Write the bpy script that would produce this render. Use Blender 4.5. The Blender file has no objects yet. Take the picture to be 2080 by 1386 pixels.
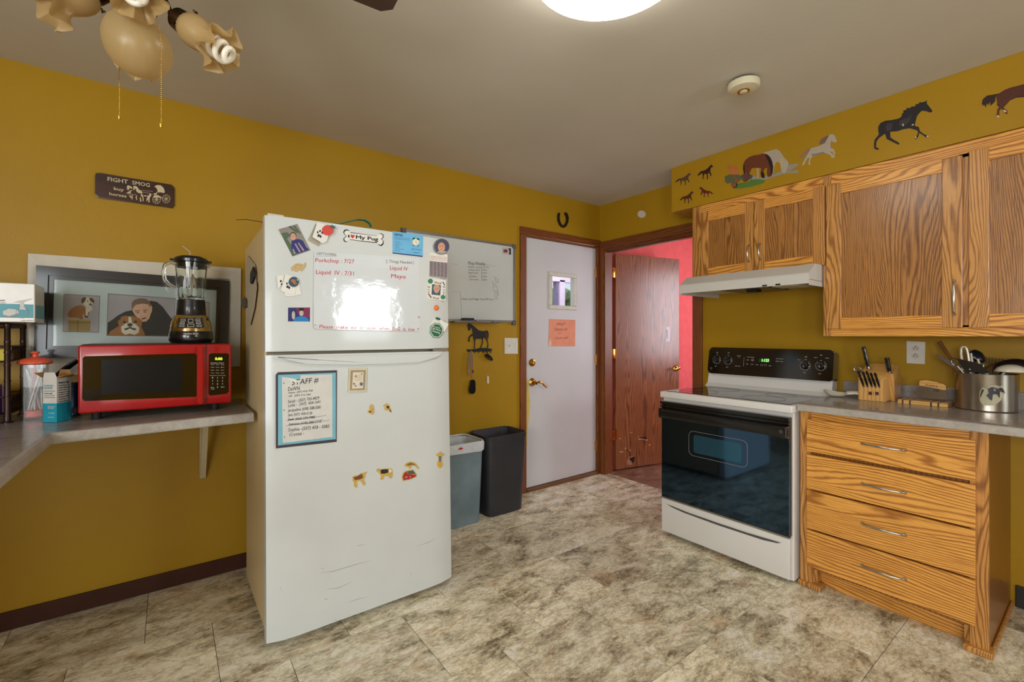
import bpy, bmesh, math, random
from math import pi, sin, cos, radians
from mathutils import Vector, Matrix
random.seed(7)
S = bpy.context.scene
COL = S.collection

# ------------------------------------------------------------------ camera
FPX = 927.0; YAW = .92663; CX = 1040.0; CY = 681.3; HC = 1.259
cd = bpy.data.cameras.new('camera'); cam = bpy.data.objects.new('camera', cd); COL.objects.link(cam)
cam.location = (0, 0, HC); cam.rotation_euler = (pi/2, 0, YAW - pi/2)
cd.sensor_width = 36; cd.lens = 36*FPX/2080; cd.shift_y = -(693-CY)/2080; cd.clip_start = .05
S.camera = cam
# ------------------------------------------------------------------ world, lights, exposure
S.view_settings.view_transform = 'Standard'; S.view_settings.look = 'None'
S.view_settings.exposure = 0.32; S.view_settings.gamma = 1; S.view_settings.use_curve_mapping = False
w = bpy.data.worlds.new('world'); S.world = w; w.use_nodes = True
bg = w.node_tree.nodes['Background']; bg.inputs[0].default_value = (.80, .88, 1, 1); bg.inputs[1].default_value = .8

def area(name, loc, target, sx, sy, watts, col):
    l = bpy.data.lights.new(name, 'AREA'); l.shape = 'RECTANGLE'; l.size = sx; l.size_y = sy; l.energy = watts; l.color = col
    o = bpy.data.objects.new(name, l); COL.objects.link(o); o.location = loc
    o.rotation_euler = (Vector(target)-Vector(loc)).to_track_quat('-Z', 'Y').to_euler(); return o
area('daylight_kitchen_window', (2.28, -2.62, 1.8), (1.2, 1.5, .6), .8, .8, 34, (.86, .93, 1))
area('fill_patio_door', (-1.62, -2.7, 1.25), (.1, 2.0, .8), 1.0, 1.9, 50, (.93, .98, 1))  # added fill light for the back wall, behind an invented patio opening
area('daylight_dining_window', (-2.5, -.9, 1.5), (1.5, .9, 1.0), 1.5, 1.1, 66, (.96, .98, 1))
area('daylight_pink_room_window', (4.9, 1.45, 1.5), (4.15, 2.856, 1.25), 1.0, 1.1, 30, (.84, .9, 1))
area('daylight_porch', (3.3, 3.35, 2.7), (3.85, 4.2, 1.6), 1.0, .6, 22, (.92, .93, 1))

# ------------------------------------------------------------------ colour + materials
def lin(c):
    if isinstance(c, str): c = [int(c[i:i+2], 16) for i in (1, 3, 5)]
    r = []
    for v in c[:3]:
        v /= 255.; r.append(v/12.92 if v <= .04045 else ((v+.055)/1.055)**2.4)
    return (*r, 1)
MC = {}
def M(col, rough=.5, metal=0, coat=0, spec=.5, bump=None, emit=0, trans=0, ior=1.45, vary=None, name=None, alpha=1, tint=None):
    key = (str(col), rough, metal, coat, spec, bump, emit, trans, ior, vary, alpha, tint)
    if key in MC: return MC[key]
    m = bpy.data.materials.new(name or 'paint_%d' % len(MC)); m.use_nodes = True
    nt = m.node_tree; b = nt.nodes['Principled BSDF']; L = nt.links
    c = lin(col); b.inputs['Base Color'].default_value = c
    b.inputs['Roughness'].default_value = rough; b.inputs['Metallic'].default_value = metal
    b.inputs['Coat Weight'].default_value = coat; b.inputs['Coat Roughness'].default_value = .08
    b.inputs['Specular IOR Level'].default_value = spec; b.inputs['IOR'].default_value = ior
    b.inputs['Transmission Weight'].default_value = trans; b.inputs['Alpha'].default_value = alpha
    if emit: b.inputs['Emission Color'].default_value = c; b.inputs['Emission Strength'].default_value = emit
    if tint: b.inputs['Specular Tint'].default_value = lin(tint)
    tc = nt.nodes.new('ShaderNodeTexCoord')
    if bump:
        n = nt.nodes.new('ShaderNodeTexNoise'); n.inputs['Scale'].default_value = bump[0]; n.inputs['Detail'].default_value = 3
        L.new(tc.outputs['Object'], n.inputs['Vector'])
        bp = nt.nodes.new('ShaderNodeBump'); bp.inputs['Strength'].default_value = bump[1]; bp.inputs['Distance'].default_value = bump[2]
        L.new(n.outputs['Fac'], bp.inputs['Height']); L.new(bp.outputs[0], b.inputs['Normal'])
    if vary is None: vary = (14, .06)
    n = nt.nodes.new('ShaderNodeTexNoise'); n.inputs['Scale'].default_value = vary[0]; n.inputs['Detail'].default_value = 5
    L.new(tc.outputs['Object'], n.inputs['Vector'])
    r = nt.nodes.new('ShaderNodeMapRange'); r.inputs[1].default_value = .3; r.inputs[2].default_value = .7
    r.inputs[3].default_value = 1-vary[1]; r.inputs[4].default_value = 1+vary[1]
    L.new(n.outputs['Fac'], r.inputs[0])
    mx = nt.nodes.new('ShaderNodeVectorMath'); mx.operation = 'SCALE'; mx.inputs[0].default_value = c[:3]
    L.new(r.outputs[0], mx.inputs['Scale']); L.new(mx.outputs[0], b.inputs['Base Color'])
    MC[key] = m; return m

def ramp(nt, fac, stops):
    r = nt.nodes.new('ShaderNodeValToRGB'); e = r.color_ramp.elements
    while len(e) < len(stops): e.new(.5)
    for i, (p, c) in enumerate(stops): e[i].position = p; e[i].color = lin(c)
    nt.links.new(fac, r.inputs[0]); return r.outputs[0]
def math_(nt, op, a, b):
    n = nt.nodes.new('ShaderNodeMath'); n.operation = op
    for i, v in enumerate((a, b)):
        if v is None: continue
        if isinstance(v, (int, float)): n.inputs[i].default_value = v
        else: nt.links.new(v, n.inputs[i])
    return n.outputs[0]

def wood(name, grain, light, dark, rough=.35, rings=38, warp=20, pores=.5, coat=.25, cathedral=1.0, lowx=5.0, lowa=1.1):
    """grain: axis along the grain in object space ('x','y','z')"""
    m = bpy.data.materials.new(name); m.use_nodes = True; nt = m.node_tree; L = nt.links
    b = nt.nodes['Principled BSDF']; b.inputs['Roughness'].default_value = rough; b.inputs['Coat Weight'].default_value = coat
    b.inputs['Coat Roughness'].default_value = .22
    tc = nt.nodes.new('ShaderNodeTexCoord'); oi = nt.nodes.new('ShaderNodeObjectInfo')
    off = nt.nodes.new('ShaderNodeVectorMath'); off.operation = 'SCALE'; off.inputs[0].default_value = (13.1, 7.7, 19.3); L.new(oi.outputs['Random'], off.inputs['Scale'])
    ad = nt.nodes.new('ShaderNodeVectorMath'); ad.operation = 'ADD'; L.new(tc.outputs['Object'], ad.inputs[0]); L.new(off.outputs[0], ad.inputs[1])
    def noise(al, ac, detail, dist=0):
        mp = nt.nodes.new('ShaderNodeMapping'); s = [ac]*3; s['xyz'.index(grain)] = al; mp.inputs['Scale'].default_value = s
        L.new(ad.outputs[0], mp.inputs[0]); n = nt.nodes.new('ShaderNodeTexNoise'); n.inputs['Scale'].default_value = 1
        n.inputs['Detail'].default_value = detail; n.inputs['Distortion'].default_value = dist; L.new(mp.outputs[0], n.inputs['Vector']); return n.outputs['Fac']
    low = noise(lowa, lowx, 1.5)
    sp = nt.nodes.new('ShaderNodeSeparateXYZ'); L.new(ad.outputs[0], sp.inputs[0])
    oth = [a for a in 'xyz' if a != grain]
    s2 = math_(nt, 'ADD', sp.outputs['xyz'.index(oth[0])], sp.outputs['xyz'.index(oth[1])])
    ph = math_(nt, 'ADD', math_(nt, 'MULTIPLY', s2, rings*2.2), math_(nt, 'MULTIPLY', low, warp*6*cathedral))
    jit = noise(16, 70, 2); ph = math_(nt, 'ADD', ph, math_(nt, 'MULTIPLY', jit, 2.2))
    sn = math_(nt, 'SINE', ph, None); sn = math_(nt, 'MULTIPLY', math_(nt, 'ADD', sn, 1.0), .5)
    line = math_(nt, 'POWER', sn, 3.0)
    pore = noise(9, 420, 2)
    pr = nt.nodes.new('ShaderNodeMapRange'); pr.inputs[1].default_value = .5; pr.inputs[2].default_value = .72; L.new(pore, pr.inputs[0])
    f = math_(nt, 'ADD', math_(nt, 'MULTIPLY', line, .75), math_(nt, 'MULTIPLY', pr.outputs[0], pores))
    tone = noise(.9, 3.5, 2); f = math_(nt, 'ADD', f, math_(nt, 'MULTIPLY', math_(nt, 'SUBTRACT', tone, .5), .5))
    mid = [(a+c)/2 for a, c in zip(lin_src(light), lin_src(dark))]
    L.new(ramp(nt, f, [(0.0, light), (.45, mid), (1.0, dark)]), b.inputs['Base Color'])
    bp = nt.nodes.new('ShaderNodeBump'); bp.inputs['Strength'].default_value = .25; bp.inputs['Distance'].default_value = .0006; bp.invert = True
    L.new(f, bp.inputs['Height']); L.new(bp.outputs[0], b.inputs['Normal'])
    return m
def lin_src(c):
    return [int(c[i:i+2], 16) for i in (1, 3, 5)] if isinstance(c, str) else list(c)

def marble(name, stops, scale, rough, coat=.0, streak=(1, 1, 1), joints=False, bump=.15):
    m = bpy.data.materials.new(name); m.use_nodes = True; nt = m.node_tree; L = nt.links
    b = nt.nodes['Principled BSDF']; b.inputs['Roughness'].default_value = rough; b.inputs['Coat Weight'].default_value = coat
    tc = nt.nodes.new('ShaderNodeTexCoord'); oi = nt.nodes.new('ShaderNodeObjectInfo')
    off = nt.nodes.new('ShaderNodeVectorMath'); off.operation = 'SCALE'; off.inputs[0].default_value = (31, 17, 23); L.new(oi.outputs['Random'], off.inputs['Scale'])
    mp = nt.nodes.new('ShaderNodeMapping'); L.new(tc.outputs['Object'], mp.inputs[0]); L.new(off.outputs[0], mp.inputs['Location'])
    cb = nt.nodes.new('ShaderNodeCombineXYZ'); L.new(math_(nt, 'MULTIPLY', oi.outputs['Random'], 9.0), cb.inputs[2]); L.new(cb.outputs[0], mp.inputs['Rotation'])
    mp.inputs['Scale'].default_value = streak
    def noise(s, d, dist):
        n = nt.nodes.new('ShaderNodeTexNoise'); n.inputs['Scale'].default_value = s; n.inputs['Detail'].default_value = d
        n.inputs['Roughness'].default_value = .62; n.inputs['Distortion'].default_value = dist; L.new(mp.outputs[0], n.inputs['Vector']); return n.outputs['Fac']
    a = noise(scale, 12, .5); c = noise(scale*6, 8, .6); d = noise(scale*.4, 2, 0)
    f = math_(nt, 'ADD', math_(nt, 'MULTIPLY', a, .55), math_(nt, 'MULTIPLY', c, .33)); f = math_(nt, 'ADD', f, math_(nt, 'MULTIPLY', d, .12))
    col = ramp(nt, f, stops)
    ti = math_(nt, 'ADD', 1.0, math_(nt, 'MULTIPLY', oi.outputs['Random'], .3))
    mx = nt.nodes.new('ShaderNodeVectorMath'); mx.operation = 'SCALE'; L.new(col, mx.inputs[0]); L.new(ti, mx.inputs['Scale'])
    outc = mx.outputs[0]
    if joints:
        n3 = noise(scale*.55, 4, 1.0); mr = nt.nodes.new('ShaderNodeMapRange'); mr.inputs[1].default_value = .55; mr.inputs[2].default_value = .68; L.new(n3, mr.inputs[0])
        m3 = nt.nodes.new('ShaderNodeMix'); m3.data_type = 'RGBA'; m3.blend_type = 'MULTIPLY'; L.new(math_(nt, 'MULTIPLY', mr.outputs[0], .55), m3.inputs[0]); L.new(outc, m3.inputs[6]); m3.inputs[7].default_value = lin((216, 178, 140)); outc = m3.outputs[2]
        vn = nt.nodes.new('ShaderNodeTexNoise'); vn.inputs['Scale'].default_value = 9; vn.inputs['Detail'].default_value = 9; vn.inputs['Distortion'].default_value = .8; vn.inputs['Roughness'].default_value = .7; L.new(mp.outputs[0], vn.inputs['Vector'])
        ab = math_(nt, 'ABSOLUTE', math_(nt, 'SUBTRACT', vn.outputs['Fac'], .5), None); mr2 = nt.nodes.new('ShaderNodeMapRange'); mr2.inputs[1].default_value = .0; mr2.inputs[2].default_value = .022; mr2.inputs[3].default_value = .5; mr2.inputs[4].default_value = 0; L.new(ab, mr2.inputs[0])
        m4 = nt.nodes.new('ShaderNodeMix'); m4.data_type = 'RGBA'; m4.blend_type = 'MULTIPLY'; L.new(mr2.outputs[0], m4.inputs[0]); L.new(outc, m4.inputs[6]); m4.inputs[7].default_value = lin((120, 100, 78)); outc = m4.outputs[2]
    L.new(outc, b.inputs['Base Color'])
    bp = nt.nodes.new('ShaderNodeBump'); bp.inputs['Strength'].default_value = bump; bp.inputs['Distance'].default_value = .001
    L.new(c, bp.inputs['Height']); L.new(bp.outputs[0], b.inputs['Normal'])
    return m

WALL = M((170, 131, 25), .42, spec=.3, bump=(190, .35, .0012), vary=(2.2, .05), name='golden_wall_paint')
CEIL = M((206, 200, 186), .75, bump=(60, .25, .002), vary=(2, .03), name='ceiling_paint')
PINK = M((234, 112, 112), .22, spec=.6, bump=(90, .2, .001), name='pink_gloss_paint')
GROUT = M((70, 62, 50), .9)
TILE = marble('stone_look_vinyl', [(.37, (110, 98, 74)), (.425, (160, 148, 122)), (.48, (200, 190, 162)), (.54, (226, 217, 190)), (.62, (238, 235, 224))], 6.2, .42, coat=.12, streak=(1, 2.0, 1), joints=True)
TILEB = marble('brown_stone_vinyl', [(.3, (74, 48, 32)), (.48, (124, 86, 62)), (.65, (168, 130, 102))], 7, .35, coat=.2, streak=(1, 2, 1))
LAM = marble('grey_laminate', [(.3, (108, 100, 96)), (.5, (138, 130, 124)), (.7, (160, 152, 144))], 9, .27, coat=.3, streak=(1, 4, 4), bump=.03)
LAMEDGE = marble('grey_laminate_edge', [(.3, (128, 120, 112)), (.5, (156, 150, 142)), (.7, (176, 170, 160))], 16, .35, bump=.03)
OAKV = wood('oak_vertical', 'z', '#d2974e', '#84501f', rings=190, warp=20, lowx=8, lowa=1.1)
OAKH = wood('oak_horizontal', 'y', '#eeac50', '#96581e', rings=210, warp=19, lowx=6, lowa=.85)
OAKP = wood('oak_panel', 'z', '#b67e40', '#6c4018', rings=300, warp=30, lowx=7, lowa=.8, pores=.8, coat=.45, rough=.32)
OAKS = wood('oak_side_panel', 'z', '#a0662a', '#744414', rings=160, warp=3, pores=.5)
TRIM = wood('dark_oak_trim', 'z', '#8a4c20', '#542a0e', rings=200, warp=14, coat=.1, rough=.45)
TRIMX = wood('dark_oak_trim_x', 'x', '#84461a', '#52280c', rings=200, warp=12, coat=.4)
TRIMY = wood('dark_oak_trim_y', 'y', '#7c4018', '#4e260c', rings=200, warp=12, coat=.4)
LEAF = wood('dark_oak_door', 'z', '#9a603a', '#553018', rings=150, warp=22, lowx=7, lowa=.7, rough=.34, coat=.3, pores=.7)
BLOCK = wood('light_wood', 'z', '#dcaa62', '#bc8440', rings=160, warp=3, pores=.3)
BLOCKY = wood('light_wood_h', 'y', '#dcae66', '#c08c4c', rings=160, warp=3, pores=.3)
WALNUT = wood('walnut', 'y', '#5a3420', '#341a0e', rings=30, warp=3)
WHITE = M((204, 208, 206), .35, coat=.3, bump=(300, .12, .0006), vary=(6, .02), name='fridge_enamel')
WSIDE = M((206, 184, 138), .45, bump=(240, .3, .0008), vary=(5, .03))
WH2 = M((220, 218, 214), .3, coat=.3)
DOORW = M((204, 201, 202), .4, vary=(3, .03))
BLK = M((14, 14, 15), .25, coat=.5)
BLKM = M((22, 21, 21), .55)
BGLASS = M((5, 8, 14), .05, spec=1.0, ior=2.4, tint=(104, 140, 180), name='oven_glass', vary=(2, .01))
STEEL = M((176, 172, 166), .22, metal=1, vary=(3, .03))
NICKEL = M((190, 186, 176), .25, metal=1)
BRASS = M((196, 150, 70), .25, metal=1)
BRONZE = M((70, 52, 34), .35, metal=1)
PAPER = M((226, 224, 216), .7, vary=(20, .02))
GLASS = M((250, 252, 249), .03, trans=1, ior=1.25, name='clear_glass', vary=(2, .0))
THIN = bpy.data.materials.new('thin_window_glass'); THIN.use_nodes = True; nt = THIN.node_tree; nt.nodes.remove(nt.nodes['Principled BSDF'])
_t = nt.nodes.new('ShaderNodeBsdfTransparent'); _t.inputs[0].default_value = (.94, .96, .95, 1); _g = nt.nodes.new('ShaderNodeBsdfGlossy'); _g.inputs['Roughness'].default_value = .03
_f = nt.nodes.new('ShaderNodeFresnel'); _f.inputs[0].default_value = 1.45; _m = nt.nodes.new('ShaderNodeMixShader')
_b = nt.nodes.new('ShaderNodeNewGeometry'); nt.links.new(math_(nt, 'MULTIPLY', _f.outputs[0], math_(nt, 'SUBTRACT', 1.0, _b.outputs['Backfacing'])), _m.inputs[0]); nt.links.new(_t.outputs[0], _m.inputs[1]); nt.links.new(_g.outputs[0], _m.inputs[2]); nt.links.new(_m.outputs[0], nt.nodes['Material Output'].inputs[0])
RED = M((170, 8, 14), .25, coat=.6, name='red_enamel')

# ------------------------------------------------------------------ object helpers
OFF = {}
def setp(o, label=None, cat=None, group=None, kind=None):
    if label: o['label'] = label
    if cat: o['category'] = cat
    if group: o['group'] = group
    if kind: o['kind'] = kind
    return o
def thing(name, label, cat, loc=(0, 0, 0), rot=(0, 0, 0), group=None, local=False):
    """an Empty at the thing's base; parts are then given in world coordinates (local=False) or local ones"""
    o = bpy.data.objects.new(name, None); o.empty_display_size = .05; COL.objects.link(o); o.location = loc; o.rotation_euler = rot
    setp(o, label, cat, group); OFF[o.name] = Vector((0, 0, 0)) if local else Vector(loc); return o
def link(name, bm, mat, parent=None, label=None, smooth=False, kind=None, cat=None, group=None):
    me = bpy.data.meshes.new(name)
    bmesh.ops.recalc_face_normals(bm, faces=bm.faces[:])
    bm.to_mesh(me); bm.free()
    vs = [v.co.copy() for v in me.vertices]
    lo = Vector([min(v[i] for v in vs) for i in range(3)]); hi = Vector([max(v[i] for v in vs) for i in range(3)]); c = (lo+hi)/2
    me.transform(Matrix.Translation(-c))
    if smooth:
        me.polygons.foreach_set('use_smooth', [True]*len(me.polygons))
        try: me.set_sharp_from_angle(angle=radians(38))
        except Exception: pass
    for mm in (mat if isinstance(mat, (list, tuple)) else [mat]): me.materials.append(mm)
    o = bpy.data.objects.new(name, me); COL.objects.link(o)
    if parent is not None: o.parent = parent; o.location = c-OFF[parent.name]
    else: o.location = c
    OFF[o.name] = c
    setp(o, label, cat, group, kind); return o

def bx(bm, x0, y0, z0, x1, y1, z1, bev=0, seg=2):
    r = bmesh.ops.create_cube(bm, size=1); vs = r['verts']
    for v in vs: v.co = Vector(((x0+x1)/2+v.co.x*(x1-x0), (y0+y1)/2+v.co.y*(y1-y0), (z0+z1)/2+v.co.z*(z1-z0)))
    if bev:
        es = list({e for v in vs for e in v.link_edges})
        bmesh.ops.bevel(bm, geom=es, offset=bev, segments=seg, affect='EDGES', profile=.5)
    return bm
def box(*a, **k): return bx(bmesh.new(), *a, **k)
def basis(d):
    d = Vector(d).normalized(); u = d.orthogonal().normalized(); return d, u, d.cross(u)
def lathe(bm, prof, c, ax=(0, 0, 1), seg=24, sx=1, sy=1, rot=0):
    """prof: [(radius, height)...] around axis ax at c"""
    d = Vector(ax).normalized()
    u = Vector((1, 0, 0)) if abs(d.z) > .99 else d.orthogonal().normalized(); v = d.cross(u); c = Vector(c); rings = []
    for r, h in prof:
        if r < 1e-6: rings.append([bm.verts.new(c+d*h)])
        else: rings.append([bm.verts.new(c+d*h+u*(cos(rot+2*pi*j/seg)*r*sx)+v*(sin(rot+2*pi*j/seg)*r*sy)) for j in range(seg)])
    for a, b in zip(rings, rings[1:]):
        if len(a) == 1 and len(b) == 1: continue
        for j in range(seg):
            k = (j+1) % seg
            if len(a) == 1: bm.faces.new((a[0], b[j], b[k]))
            elif len(b) == 1: bm.faces.new((a[j], a[k], b[0]))
            else: bm.faces.new((a[j], a[k], b[k], b[j]))
    if len(rings[0]) > 1: bm.faces.new(rings[0][::-1])
    if len(rings[-1]) > 1: bm.faces.new(rings[-1])
    return bm
def cyl(bm, p0, p1, r0, r1=None, seg=14):
    p0 = Vector(p0); p1 = Vector(p1); return lathe(bm, [(r0, 0), (r0 if r1 is None else r1, (p1-p0).length)], p0, p1-p0, seg)
def tube(bm, pts, r, seg=8, closed=False, flat=1.0):
    pts = [Vector(p) for p in pts]; n = len(pts); rings = []; pu = None
    for i, p in enumerate(pts):
        a = pts[(i-1) % n] if (closed or i > 0) else p; b = pts[(i+1) % n] if (closed or i < n-1) else p
        d = (b-a).normalized()
        if pu is None: u = d.orthogonal().normalized()
        else: u = (pu-d*pu.dot(d)).normalized()
        pu = u; v = d.cross(u); rr = r[i] if isinstance(r, (list, tuple)) else r
        rings.append([bm.verts.new(p+u*cos(2*pi*j/seg)*rr+v*sin(2*pi*j/seg)*rr*flat) for j in range(seg)])
    m = n if closed else n-1
    for i in range(m):
        a = rings[i]; b = rings[(i+1) % n]
        for j in range(seg): k = (j+1) % seg; bm.faces.new((a[j], a[k], b[k], b[j]))
    if not closed: bm.faces.new(rings[0][::-1]); bm.faces.new(rings[-1])
    return bm
def prism(bm, pts, ax, a, b):
    """polygon pts in the plane normal to ax ('x': (y,z), 'y': (x,z), 'z': (x,y)), extruded from a to b"""
    f = {'x': lambda p, t: (t, p[0], p[1]), 'y': lambda p, t: (p[0], t, p[1]), 'z': lambda p, t: (p[0], p[1], t)}[ax]
    A = [bm.verts.new(f(p, a)) for p in pts]; B = [bm.verts.new(f(p, b)) for p in pts]; n = len(pts)
    bm.faces.new(A); bm.faces.new(B[::-1])
    for i in range(n): bm.faces.new((A[i], B[i], B[(i+1) % n], A[(i+1) % n]))
    return bm
def rrect(x0, z0, x1, z1, r, n=5):
    o = []
    for cx, cz, a in ((x1-r, z1-r, 0), (x0+r, z1-r, 90), (x0+r, z0+r, 180), (x1-r, z0+r, 270)):
        for i in range(n+1): t = radians(a+90*i/n); o.append((cx+r*cos(t), cz+r*sin(t)))
    return o
def ell(cx, cz, rx, rz, n=20, rot=0, a0=0, a1=360):
    o = []; m = n if a1-a0 == 360 else n+1
    for i in range(m):
        t = radians(a0+(a1-a0)*i/n); x = rx*cos(t); z = rz*sin(t); o.append((cx+x*cos(rot)-z*sin(rot), cz+x*sin(rot)+z*cos(rot)))
    return o

# rays through the photograph's pixels, used to measure where things stand on the real surfaces
FW = Vector((cos(YAW), sin(YAW), 0)); RT = Vector((sin(YAW), -cos(YAW), 0)); UP = Vector((0, 0, 1)); CAM = Vector((0, 0, HC))
def rayd(px, py): return FW+RT*((px-CX)/FPX)+UP*((CY-py)/FPX)
def hit(px, py, X=None, Y=None, Z=None):
    d = rayd(px, py); t = X/d.x if X is not None else Y/d.y if Y is not None else (Z-HC)/d.z
    return CAM+d*t
class Surf:
    """a real plane; local axes x = right, z = up, -y = out of the surface"""
    def __init__(s, O, rx=0, rz=0):
        s.O = Vector(O); s.rot = (rx, 0, rz); Mx = (Matrix.Rotation(rz, 3, 'Z') @ Matrix.Rotation(rx, 3, 'X'))
        s.U = Mx @ Vector((1, 0, 0)); s.Nn = Mx @ Vector((0, 1, 0)); s.V = Mx @ Vector((0, 0, 1))
    def uv(s, px, py):
        d = rayd(px, py); t = (s.O-CAM).dot(s.Nn)/d.dot(s.Nn); p = CAM+d*t-s.O; return (p.dot(s.U), p.dot(s.V))
    def thing(s, px, py, name, label, cat, group=None):
        u, v = s.uv(px, py); o = thing(name, label, cat, s.O+s.U*u+s.V*v, s.rot, group, local=True)
        return Flat(s, o, u, v)
class Flat:
    def __init__(s, surf, o, u, v): s.s = surf; s.o = o; s.u = u; s.v = v
    def pt(s, p): a = s.s.uv(*p); return (a[0]-s.u, a[1]-s.v)
    def poly(s, name, pts, mat, y=0, th=.0006, label=None, tr=None, parent=None, kind=None):
        if tr: pts = [(tr[0]+p[0]/tr[2], tr[1]+p[1]/tr[2]) for p in pts]
        q = [s.pt(p) for p in pts]; bm = bmesh.new(); prism(bm, q, 'y', -y, -(y+th)); return link(name, bm, mat, parent or s.o, label, kind=kind)
    def multi(s, name, polys, mat, y=0, th=.0005, tr=None, label=None, parent=None):
        tiny = len(polys) > 8; bm = bmesh.new(); o = None
        for pts in polys:
            if tr: pts = [(tr[0]+p[0]/tr[2], tr[1]+p[1]/tr[2]) for p in pts]
            prism(bm, [s.pt(p) for p in pts], 'y', -y, -(y+th))
            if not tiny: o = link(name, bm, mat, parent or s.o, label); bm = bmesh.new()
        if tiny: o = link(name, bm, mat, parent or s.o, label, kind='stuff')
        return o
    def lines(s, name, lines, mat, y=0, w=.001, tr=None, parent=None):
        bm = bmesh.new()
        for pts in lines:
            if tr: pts = [(tr[0]+p[0]/tr[2], tr[1]+p[1]/tr[2]) for p in pts]
            q = [Vector((a[0], -y, a[1])) for a in (s.pt(p) for p in pts)]; tube(bm, q, w, 4)
        return link(name, bm, mat, parent or s.o, kind='stuff' if len(lines) > 1 else None)
    def text(s, items, mat, y=.0006, name='lettering', bold=0.0, parent=None, shear=0, tr=None):
        """items: (string, (x0,y0), (x1,y1), cap height px) baseline start/end in photo pixels"""
        bm = bmesh.new()
        for st, p0, p1, h in items:
            if tr:
                p0 = (tr[0]+p0[0]/tr[2], tr[1]+p0[1]/tr[2]); p1 = (tr[0]+p1[0]/tr[2], tr[1]+p1[1]/tr[2]); h = h/tr[2]
            a = Vector(s.pt(p0)); b = Vector(s.pt(p1)); c = Vector(s.pt((p0[0], p0[1]-h)))
            ex = (b-a); ez = (c-a); me = glyphs(st, bold, shear)
            xs = [v.co.x for v in me.vertices]; x0 = min(xs); wd = max(xs)-x0
            base = len(bm.verts); vl = []
            for v in me.vertices:
                t = (v.co.x-x0)/wd; q = a+ex*t+ez*(v.co.y/.70); vl.append(bm.verts.new((q.x, -y-.0003-(v.co.z if bold > 0 else 0), q.y)))
            for f in me.polygons:
                try: bm.faces.new([vl[i] for i in f.vertices])
                except ValueError: pass
        return link(name, bm, mat, parent or s.o, kind='stuff')
GC = {}
def glyphs(st, bold=0, shear=0):
    k = (st, bold, shear)
    if k in GC: return GC[k]
    cu = bpy.data.curves.new('t', 'FONT'); cu.body = st; cu.resolution_u = 2; cu.shear = shear; cu.fill_mode = 'FRONT'
    o = bpy.data.objects.new('t', cu); COL.objects.link(o)
    dg = bpy.context.evaluated_depsgraph_get(); me = bpy.data.meshes.new_from_object(o.evaluated_get(dg))
    bpy.data.objects.remove(o); bpy.data.curves.remove(cu)
    if bold > 0:
        vs = [v.co.copy() for v in me.vertices]; fs = [tuple(f.vertices) for f in me.polygons]; n = len(vs); V = []; Fc = []
        for i, (dx, dy) in enumerate(((-bold, 0), (bold, 0), (0, bold), (0, -bold))):
            V += [(v.x+dx, v.y+dy, i*.00008) for v in vs]; Fc += [tuple(j+i*n for j in f) for f in fs]
        me = bpy.data.meshes.new('glyph'); me.from_pydata(V, [], Fc)
    GC[k] = me; return me
# ------------------------------------------------------------------ room shell
YA = 2.856; XB = 3.147; H = 2.44; XL = -2.3; YF = -2.4; WT = .12
def struct(name, bm, mat, parent=None, label=None): return link(name, bm, mat, parent, label, kind='structure' if parent is None else None)
def sempty(name, loc, label=None): 
    o = thing(name, label, None, loc); o['kind'] = 'structure'; return o
# floor slab with vinyl tiles laid in running bond
fl = struct('floor', box(XL-.1, YF-.1, -.06, XB+.06, YA+.06, -.0035), GROUT)
T = .457; tbm = bmesh.new(); bx(tbm, -T/2+.0010, -T/2+.0010, -.0017, T/2-.0010, T/2-.0010, .0017, .0006, 1)
tme = bpy.data.meshes.new('tile'); tbm.to_mesh(tme); tbm.free(); tme.materials.append(TILE)
def clip_tile(x0, y0, x1, y1, mat, z=-.0017):
    return link('tile', box(x0, y0, -.0034, x1, y1, 0), mat, fl)
k = -9
while 1.478+k*T < YA:
    y0 = 1.478+k*T; y1 = y0+T; xo = 1.52 if k % 2 else 1.29; i = -9
    while xo+i*T < XB+.06:
        x0 = xo+i*T; x1 = x0+T
        if x1 > XL and y1 > YF:
            a0, a1, b0, b1 = max(x0, XL), min(x1, XB+.06), max(y0, YF), min(y1, YA)
            if a1-a0 > T-.001 and b1-b0 > T-.001:
                o = bpy.data.objects.new('tile', tme); COL.objects.link(o); o.parent = fl
                o.location = Vector(((x0+x1)/2, (y0+y1)/2, -.0017))-OFF[fl.name]
            elif a1-a0 > .01 and b1-b0 > .01: clip_tile(a0+.0006, b0+.0006, a1-.0006, b1-.0006, TILE)
        i += 1
    k += 1
fl2 = struct('floor_hall', box(XB+.061, .9, -.06, 5.06, YA, -.0035), GROUT); ex = fl
fl = fl2
for i in range(4):
    for j in range(6):
        x0 = XB+.061+i*.46; y0 = .92+j*.46-(i % 2)*.23
        a1 = min(x0+.4592, 5.0); b0 = max(y0, .91); b1 = min(y0+.4592, YA)
        if a1-x0 > .02 and b1-b0 > .02: clip_tile(x0, b0, a1, b1, TILEB)
ceil = struct('ceiling', box(XL-.1, YF-.1, H, XB+WT, YA+WT, H+.08), CEIL)
# back wall with the white door's opening
DX0, DX1, DZ = 2.272, 3.106, 2.06
bm = bmesh.new(); bx(bm, XL, YA, 0, DX0, YA+WT, H); bx(bm, DX1, YA, 0, XB+WT, YA+WT, H); bx(bm, DX0, YA, DZ, DX1, YA+WT, H)
struct('wall_back', bm, WALL)
# right wall with the doorway to the pink room
OY0, OY1 = 1.915, 2.790; WR = .09
bm = bmesh.new(); bx(bm, XB, YF-.1, 0, XB+WR, OY0, H); bx(bm, XB, OY1, 0, XB+WR, YA, H); bx(bm, XB, OY0, 2.04, XB+WR, OY1, H)
struct('wall_right', bm, WALL)
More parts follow.
